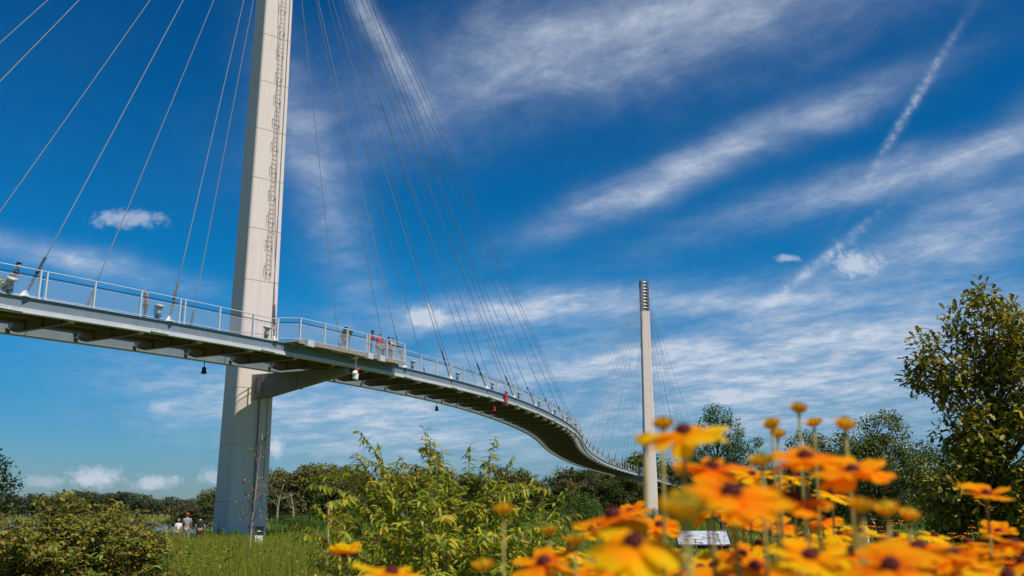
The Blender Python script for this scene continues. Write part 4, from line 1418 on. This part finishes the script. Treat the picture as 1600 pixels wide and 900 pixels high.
for i, (px, Y, top, hw, lab) in enumerate(((15, 9.2, 792, 120, 'brown-green shrub at the left edge, leftmost of the three brambly shrubs'), (112, 9.8, 764, 116, 'tallest brown-green brambly shrub, middle of the three on the left'), (196, 10.4, 786, 62, 'brown-green brambly shrub nearest the grass, rightmost of the three'))):
    b0 = at(px, 850, Y); rg = np.random.default_rng(300 + i)
    tips = []
    for k in range(84):
        ux = rg.uniform(-1, 1); uy = rg.uniform(-1, 1)
        ht = top + 8 + 34 * ux * ux + rg.uniform(-9, 52)
        q = at(px + ux * hw, max(top - 4, ht), Y + uy * .7)
        tips.append(((q.x - b0.x, q.y - Y, max(.35, q.z)), rg.uniform(.05, .25)))
    for k in range(34):
        q = at(px + rg.uniform(-1, 1) * hw, rg.uniform(830, 900), Y + rg.uniform(-.9, .2))
        tips.append(((q.x - b0.x, q.y - Y, max(.3, q.z)), rg.uniform(.05, .3)))
    a_, b2 = arching_shrub(310 + i, tips, .3, .052, .034, 'bramble', 'red_twig', 4, .17, .022, .35, 'simple')
    t = thing('bramble_shrub', lab, 'shrub', (b0.x, Y, 0), (0, 0, 0), 'brambly shrubs on the left')
    put('stems', a_, t); put('foliage', b2, t)

# leafless sapling before the pylon
bp = at(390, 848, 24)
rg = np.random.default_rng(77); sb = MB(); pos, dirs = [], []
H = at(397, 682, 24).z
lead = bez((0, 0, 0), (.04, 0, H * .5), (.16, 0, H), 14)
sb.tube(lead, list(np.linspace(.032, .006, 14)), 6)
br = MB()
for k in range(34):
    i = rg.integers(3, 13); a0 = lead[i]; az = rg.uniform(0, 6.28); L = .85 * (1 - i / 15) + .18
    tip = a0 + np.array([math.cos(az) * L * .62, math.sin(az) * L * .62, L * rg.uniform(.5, 1.0)])
    c = bez(a0, a0 + (tip - a0) * .5 + np.array([0, 0, -.05]), tip, 6)
    br.tube(c, list(np.linspace(.009, .003, 6)), 4, cap=False)
    for j in range(7):
        t_ = rg.uniform(.4, 1); p = c[0] * (1 - t_) + c[-1] * t_
        pos.append(p + rg.normal(size=3) * .03); dirs.append(rg.normal(size=3) - np.array([0, 0, .5]))
n = len(pos)
t = thing('sapling', 'thin sparse sapling with few leaves in front of the near pylon', 'tree', (bp.x, 24, gz(bp.x, 24)))
put('trunk', sb.mesh('trunk', 'pale_bark', True), t)
put('branches', br.mesh('branches', 'red_twig', True), t)
put('crown', leaves('crown', 'bramble', np.array(pos), np.array(dirs), np.tile([0, 0, 1.0], (n, 1)) + rg.normal(size=(n, 3)) * .4, np.full(n, .06), np.full(n, .04)), t)


# ------------------------------------------------------------------ meadow
def grass_obj(seed, n, ylo, yhi, xlo, xhi, hmin, hmax, mat, name, label, wmul=1.0):
    rg = np.random.default_rng(seed)
    Y = ylo * (yhi / ylo) ** rg.uniform(0, 1, n)
    px = rg.uniform(xlo, xhi, n); X = (px - 800) / F_PX * Y
    Z = ground_h(X, Y)
    patch = .5 + .5 * np.sin(X * 1.1 + np.sin(Y * .7) * 2) * np.cos(Y * .35 + X * .4)
    clumpy = .5 + .5 * np.sin(X * 3.1 + np.cos(Y * 1.9) * 2.2) * np.sin(Y * 1.3 - X * .8)
    L = rg.uniform(hmin, hmax, n) * (.45 + .45 * patch + .35 * clumpy)
    d = rg.normal(size=(n, 3)) * .22; d[:, 2] = 1
    up = rg.normal(size=(n, 3)); up[:, 2] *= .2
    wd = (.006 + Y * .00055) * rg.uniform(.6, 1.4, n) * wmul
    me = leaves(name, mat, np.stack([X, Y, Z - .02], 1), d, up, L, wd * 2.0, 'simple')
    o = put(name, me); o['label'] = label; o['category'] = 'grass'; o['kind'] = 'stuff'
    return o


grass_obj(1, 120000, 7.5, 70, 180, 900, .30, .80, 'grass', 'meadow_grass', 'tall yellow-green meadow grass between the shrubs and the pylon', .36)
grass_obj(4, 13000, 7.5, 60, 180, 900, .55, .95, 'straw', 'dry_grass', 'thin dry straw-coloured stalks standing above the green meadow grass', .17)
grass_obj(2, 20000, 60, 150, 330, 1650, .5, 1.0, 'weed', 'far_grass', 'rough green grass below the far wood', .8)
grass_obj(3, 10000, 9, 60, 900, 1650, .25, .6, 'weed', 'garden_grass', 'dark green ground cover behind the orange flowers', .9)


def weeds():
    rg = np.random.default_rng(9); pos, dirs, ups, LL = [], [], [], []
    st = MB()
    for k in range(900):
        Y = rg.uniform(8, 34); px = rg.uniform(230, 960) if k % 3 else rg.uniform(-20, 300)
        x = (px - 800) / F_PX * Y; z0 = gz(x, Y); h = rg.uniform(.40, .90)
        for j in range(int(rg.uniform(12, 26))):
            t_ = rg.uniform(.25, 1); az = rg.uniform(0, 6.28)
            pos.append((x + rg.normal() * .02, Y, z0 + h * t_)); dirs.append((math.cos(az), math.sin(az), rg.uniform(-.2, .7))); LL.append(rg.uniform(.05, .12))
            ups.append((rg.normal() * .3, rg.normal() * .3, 1))
    me = leaves('meadow_weeds', 'weed', np.array(pos), np.array(dirs), np.array(ups), np.array(LL), np.array(LL) * .32, 'lance')
    o = put('meadow_weeds', me); o['label'] = 'leafy green weeds scattered through the meadow grass'; o['category'] = 'weeds'; o['kind'] = 'stuff'


weeds()


# small flowering clumps in the middle distance
def clump(seed, n):
    rg = np.random.default_rng(seed); g = MB(); hd = MB(); pos, dirs, L = [], [], []
    pp, pd, pu = [], [], []
    for k in range(n):
        x, y = rg.normal() * .28, rg.normal() * .25; h = rg.uniform(.45, .8)
        g.tube([(x * .5, y * .5, 0), (x * .8, y * .8, h * .5), (x, y, h)], .005, 4, cap=False)
        for j in range(5):
            t_ = rg.uniform(.1, .9); pos.append((x * (.5 + .5 * t_), y * (.5 + .5 * t_), h * t_)); dirs.append((rg.normal(), rg.normal(), .3)); L.append(rg.uniform(.07, .13))
        hd.lathe([(.004, h - .004), (.013, h), (.011, h + .010), (.003, h + .015)], 7, Matrix.Translation((x, y, 0)))
        for j in range(9):
            az = 6.28 * j / 9 + rg.uniform(0, .3)
            pp.append((x + math.cos(az) * .009, y + math.sin(az) * .009, h + .002)); pd.append((math.cos(az), math.sin(az), rg.uniform(-.3, .15))); pu.append((0, 0, 1))
    L = np.array(L); m = len(pp)
    return (g.mesh('stems', 'stem'), leaves('foliage', 'weed', np.array(pos), np.array(dirs), np.tile([0, 0, 1.], (len(pos), 1)), L, L * .35, 'lance'),
            hd.mesh('flower_centres', 'disc', True), leaves('flower_petals', 'petal_clump', np.array(pp), np.array(pd), np.array(pu), np.full(m, .036), np.full(m, .020), 'simple'))


M['petal_clump'] = leaf_mat('clump_petal', [(0, (.80, .20, .006)), (.5, (.90, .32, .008)), (1, (.95, .45, .012))], .35, .5)
CL = [clump(k, 11) for k in (1, 2, 3)]
rng = random.Random(3)
spots = [(1130 + 30 * i + rng.uniform(-14, 14), rng.uniform(12.5, 24)) for i in range(13)] + [(rng.uniform(1180, 1620), rng.uniform(9, 13)) for i in range(4)] + [(812, 6.4), (800, 7.2), (655, 6.8), (735, 6.2), (1115, 14)]
for i, (px, Y) in enumerate(spots):
    x = (px - 800) / F_PX * Y
    left = px < 900
    t = thing('flower_clump', ('clump of small orange flowers showing through the yellow-green shrub, %s from the left' if left else 'clump of small orange flowers on the dark bank, %s from the left') % ORD[sum(1 for q in spots if (q[0] < 900) == left and q[0] < px)], 'flowers', (x, Y, 0), (0, 0, rng.uniform(0, 6)),
              'orange clumps in the shrub' if left else 'orange clumps on the bank', rng.uniform(.85, 1.1) * (1.35 if Y > 12 else 1.0))
    for n_, me in zip(('stems', 'foliage', 'flower_centres', 'flower_petals'), CL[i % 3]): put(n_, me, t)['kind'] = 'stuff'


# ------------------------------------------------------------------ blurred blooms close to the lens
def petal_mesh(seed):
    rg = random.Random(seed); vs, fs = [], []
    L, Wd = .037 * rg.uniform(.92, 1.08), .0255 * rg.uniform(.88, 1.12)
    prof = [.32, .62, .88, 1.0, .96, .80]
    n = 6
    sag = rg.uniform(-.003, .009); ph_ = rg.uniform(0, 6.28)
    for i in range(n):
        t_ = i / (n - 1)
        for j, u in enumerate((-1, -.5, 0, .5, 1)):
            y = L * t_
            if i == n - 1: y += (-.004, .0015, -.001, .0018, -.0035)[j]
            vs.append((u * Wd / 2 * prof[i], y, .0022 * (1 - u * u) * (1 - t_) - sag * t_ * t_ + .0012 * abs(u) * t_ + .0014 * math.sin(u * 4.2 + ph_) * t_ + rg.uniform(-.0006, .0006)))
    for i in range(n - 1):
        for j in range(4): fs.append((i * 5 + j, i * 5 + j + 1, i * 5 + j + 6, i * 5 + j + 5))
    return vs, fs


PET = {}
for mt in ('petal_o', 'petal_y'):
    PET[mt] = [MB().add(*petal_mesh(k)).mesh('petal', mt, True) for k in range(6)]
DISC = MB().lathe([(.004, -.003), (.0072, -.001), (.0082, .0025), (.0076, .0052), (.0056, .0072), (.0028, .0082), (.0006, .0084)], 18).mesh('disc', 'disc', True)
CALYX = MB().lathe([(.0018, -.011), (.004, -.009), (.0085, -.005), (.0095, -.0025)], 12).mesh('calyx', 'stem', True)
LEAF = leaves('leaf', 'weed', np.array([(0, 0, 0.)]), np.array([(0, 1., .2)]), np.array([(0, 0, 1.)]), np.array([.10]), np.array([.024]), 'lance')
BUDTOP = MB().lathe([(.002, -.008), (.008, -.006), (.0115, 0), (.0115, .005), (.008, .010), (.002, .0115)], 14).mesh('bud_head', 'bud', True)
BUDGRN = MB().lathe([(.002, -.008), (.008, -.006), (.0115, 0), (.0115, .005), (.008, .010), (.002, .0115)], 14).mesh('bud_head', 'bud_green', True)
BPET = {}
for mt in ('petal_y',):
    m = MB()
    for k in range(12):
        th = 6.283 * k / 12; c, s_ = math.cos(th), math.sin(th)
        m.add([(c * .009 - s_ * .003, s_ * .009 + c * .003, -.002), (c * .009 + s_ * .003, s_ * .009 - c * .003, -.002), (c * .015 + s_ * .002, s_ * .015 - c * .002, .006), (c * .015 - s_ * .002, s_ * .015 + c * .002, .006)], [(0, 1, 2, 3)])
    BPET[mt] = m.mesh('short_petals', mt)
def fuzz(name, mat, prof_r, prof_h, n, L, wd, seed, out=.8):
    rg = np.random.default_rng(seed)
    k = np.arange(n) + .5; ph = k * 2.39996; tt = k / n                    # sunflower spiral over a dome
    th = tt * 1.75
    r = prof_r * np.sin(np.minimum(th, 1.6)); z = prof_h * np.cos(th)
    d = np.stack([np.cos(ph) * np.sin(th), np.sin(ph) * np.sin(th), np.cos(th) * out + .25], 1) + rg.normal(size=(n, 3)) * .18
    pos = np.stack([r * np.cos(ph), r * np.sin(ph), z], 1)
    up = rg.normal(size=(n, 3))
    return leaves(name, mat, pos, d, up, L * rg.uniform(.7, 1.3, n), np.full(n, wd), 'simple')


M['floret_dark'] = leaf_mat('dark_floret', [(0, (.06, .006, .008)), (.7, (.16, .02, .018)), (.93, (.22, .04, .02)), (1, (.6, .3, .02))], .1, .7)
M['floret_bud'] = leaf_mat('bud_floret', [(0, (.34, .24, .012)), (.5, (.62, .42, .014)), (1, (.80, .55, .02))], .3, .6)
M['floret_green'] = leaf_mat('green_floret', [(0, (.22, .22, .014)), (.6, (.42, .36, .016)), (1, (.62, .48, .02))], .3, .6)
DISC_F = fuzz('florets', 'floret_dark', .0080, .0078, 90, .0030, .0016, 1)
BUD_F = fuzz('florets', 'floret_bud', .0112, .0105, 110, .0055, .0026, 2)
BUD_G = fuzz('florets', 'floret_green', .0112, .0105, 110, .0060, .0028, 3)
rng = random.Random(12)


def stem_to(head, t, lean_x):
    # flower objects sit at the base of their stem on the ground
    base = Vector((lean_x, rng.uniform(.0, .12), 0))
    hz = head
    m = MB(); pts = [base * 0 + Vector((0, 0, 0)), Vector((hz.x * .35, hz.y * .35, hz.z * .5)), Vector((hz.x * .8, hz.y * .8, hz.z * .85)), hz]
    m.tube([tuple(p) for p in bez(pts[0], pts[1] * 2 - (pts[0] + pts[3]) / 2, pts[3], 9)], list(np.linspace(.0042, .0021, 9)), 7)
    put('stem', m.mesh('stem', 'stem', True), t)
    for k in range(5):
        q = hz * rng.uniform(.45, .86)
        put('leaf', LEAF, t, q, (0, 0, rng.uniform(0, 6.28)), rng.uniform(.6, 1.0))


def bloom(px, py, wpx, label, mat='petal_o', tilt=(0, 0), n=13, droop=0.0, group=None, keep=1.0, name='orange_flower'):
    dia = .088
    d = dia * F_PX / wpx
    v = (450 - py) / F_PX
    P_ = at(px, py, d * (CP - SP * v))
    dx_ = rng.uniform(-.06, .06); dy_ = rng.uniform(-.02, .10)
    base = Vector((P_.x + dx_, P_.y + dy_, gz(P_.x, P_.y)))
    t = thing(name, label, 'flower', base, (0, 0, 0), group)
    hd = P_ - base
    stem_to(hd, t, 0)
    rot = Matrix.Rotation(R(tilt[0]), 3, 'X') @ Matrix.Rotation(R(tilt[1]), 3, 'Y')
    e0 = rot.to_euler()
    put('disc', DISC, t, hd, e0, (1.0, 1.0, 1.0)); put('florets', DISC_F, t, hd, e0)['kind'] = 'stuff'; put('calyx', CALYX, t, hd, e0)
    a0 = rng.uniform(0, 6.28)
    for k in range(n):
        if rng.random() > keep: continue
        th = a0 + 6.283 * k / n + rng.uniform(-.12, .12)
        pr = rot @ Matrix.Rotation(th, 3, 'Z') @ Matrix.Rotation(R(rng.uniform(-16, 14) - droop), 3, 'X')
        put('petal', PET[mat][rng.randrange(6)], t, hd + pr @ Vector((0, .006, -.001)), pr.to_euler(), rng.uniform(.9, 1.08))
    return t


def bud(px, py, wpx, label, green=False, group=None):
    d = .027 * F_PX / wpx
    v = (450 - py) / F_PX
    P_ = at(px, py, d * (CP - SP * v))
    base = Vector((P_.x + rng.uniform(-.03, .03), P_.y + rng.uniform(0, .06), 0))
    t = thing('flower_bud', label, 'flower bud', base, (0, 0, 0), group)
    hd = P_ - base
    stem_to(hd, t, 0)
    e = (R(rng.uniform(-14, 14)), R(rng.uniform(-16, 16)), 0); bs = (.84, .84, rng.uniform(.62, .8))
    put('bud_head', BUDGRN if green else BUDTOP, t, hd, e, bs); put('florets', BUD_G if green else BUD_F, t, hd, e, bs)['kind'] = 'stuff'; put('short_petals', BPET['petal_y'], t, hd, e, (.95, .95, 1.2))


bloom(1068, 676, 138, 'golden orange flower with dark red centre in front of the far pylon, highest bloom', 'petal_y', (15, -13), 13)
bloom(1112, 732, 122, 'flat orange flower just right of the far pylon, below the highest bloom', 'petal_o', (13, 3))
bloom(1258, 716, 128, 'orange flower with raised right petals in front of the rounded tree', 'petal_o', (13, -8))
bloom(1332, 738, 120, 'orange flower seen edge-on, right of centre, petals spread level', 'petal_o', (14, -4))
bloom(1143, 772, 168, 'large orange flower tilted to the lens with maroon centre, in the middle of the cluster', 'petal_o', (20, 2), 14)
bloom(1240, 782, 128, 'orange flower right of the large tilted bloom, partly behind it', 'petal_o', (12, 6), 12)
bloom(958, 806, 128, 'orange flower with drooping petals and brown-red centre, left of the far pylon foot', 'petal_o', (8, -9), 12, 14)
bloom(990, 850, 168, 'broad golden flower with drooping lower petals, lower left of the cluster', 'petal_y', (22, 0), 12, 10)
bloom(850, 880, 112, 'orange flower at the left end of the cluster with spread thin petals', 'petal_o', (14, -6), 10)
bloom(1541, 774, 84, 'orange flower on twin tall stems in front of the oak trunk', 'petal_o', (4, 2), 11, -12)
bloom(1265, 872, 140, 'golden orange flower low in the cluster, right of the information panel', 'petal_y', (14, 4), 12)
bloom(1435, 858, 128, 'orange flower with maroon centre in the low row below the globe lamp', 'petal_o', (8, 4), 12)
bloom(1487, 866, 122, 'orange flower low in the row below the oak', 'petal_o', (4, -6), 12)
bloom(1584, 850, 96, 'orange flower cut by the right edge', 'petal_o', (2, 4), 12, -6)
bloom(612, 896, 118, 'very blurred golden flower at the bottom edge below the yellow-green shrub', 'petal_y', (6, 0), 14)
bloom(538, 868, 64, 'blurred yellow flower head low in front of the grass', 'petal_y', (0, 0), 12, -30)
GB = 'orange flowers crowding the bottom edge'
ROW = ((1392, 886, 150), (1180, 888, 120), (1116, 886, 84), (1068, 892, 96), (1330, 868, 110), (1530, 892, 110), (1300, 900, 130), (1225, 848, 70), (1450, 902, 120), (1130, 902, 110), (1575, 902, 120), (1350, 905, 120), (1010, 905, 110), (1215, 905, 100), (1185, 850, 62), (1380, 850, 90), (1495, 905, 100), (1600, 878, 100), (1040, 872, 88), (1160, 868, 84), (1290, 852, 84), (1410, 872, 92), (1465, 884, 88), (1545, 862, 84), (1250, 896, 88), (1095, 890, 84), (960, 890, 96), (930, 902, 90), (1512, 848, 74), (1348, 884, 92))
for px, py, w in ROW:
    bloom(px, py, w, 'orange flower in the crowded blurred bottom row, %s from the left' % ORD[sum(1 for q in ROW if q[0] < px)], rng.choice(('petal_o', 'petal_y', 'petal_o')), (rng.uniform(-4, 26), rng.uniform(-12, 12)), 11, rng.uniform(-8, 14), GB)
MID = ((1105, 800, 74), (1175, 742, 70), (1200, 765, 72), (1215, 822, 70), (1160, 815, 66), (1300, 772, 62), (1285, 812, 60), (1030, 822, 72), (925, 830, 66), (890, 862, 62), (1255, 840, 64), (1345, 832, 56), (1400, 838, 60), (1460, 838, 58), (1560, 832, 60), (985, 800, 60), (1185, 795, 60), (1310, 835, 56), (1240, 745, 62))
for px, py, w in MID:
    bloom(px, py, w, 'smaller orange flower in the looser layer above the bottom row, %s from the left' % ORD[sum(1 for q in MID if q[0] < px)], rng.choice(('petal_o', 'petal_y')), (rng.uniform(4, 20), rng.uniform(-12, 12)), 12, rng.uniform(-10, 12), 'smaller orange flowers of the middle layer')
for px, py, w, lab, gr in ((1248, 640, 27, 'tallest yellow bud standing against the sky', False), (1206, 664, 28, 'yellow bud against the sky, upper of a close pair', False), (1215, 679, 26, 'yellow bud against the sky, lower of a close pair', False),
                           (1272, 662, 27, 'yellow bud just right of and below the tallest bud', False), (1320, 665, 33, 'yellow bud in front of the rounded tree top', False), (1036, 664, 34, 'yellow bud behind the left petals of the highest bloom', False),
                           (1010, 690, 36, 'greenish bud at the left tip of the highest bloom', True), (1070, 800, 78, 'large very blurred green bud in front of the far pylon foot', True), (787, 798, 32, 'yellow bud in front of the right part of the yellow-green shrub', False),
                           (859, 831, 27, 'yellow bud right of the yellow-green shrub', True), (756, 886, 36, 'yellow bud at the bottom edge below the yellow-green shrub', False), (1346, 792, 42, 'yellow bud left of two more buds below the level orange flower', False),
                           (1386, 797, 40, 'orange-yellow bud, middle of three below the level flower', False), (1420, 806, 34, 'yellow bud, rightmost of three below the level flower', False), (1190, 722, 40, 'green-yellow bud above the large tilted bloom', True), (900, 846, 34, 'green bud at the left of the broad golden flower', True)):
    bud(px, py, w, lab, gr)
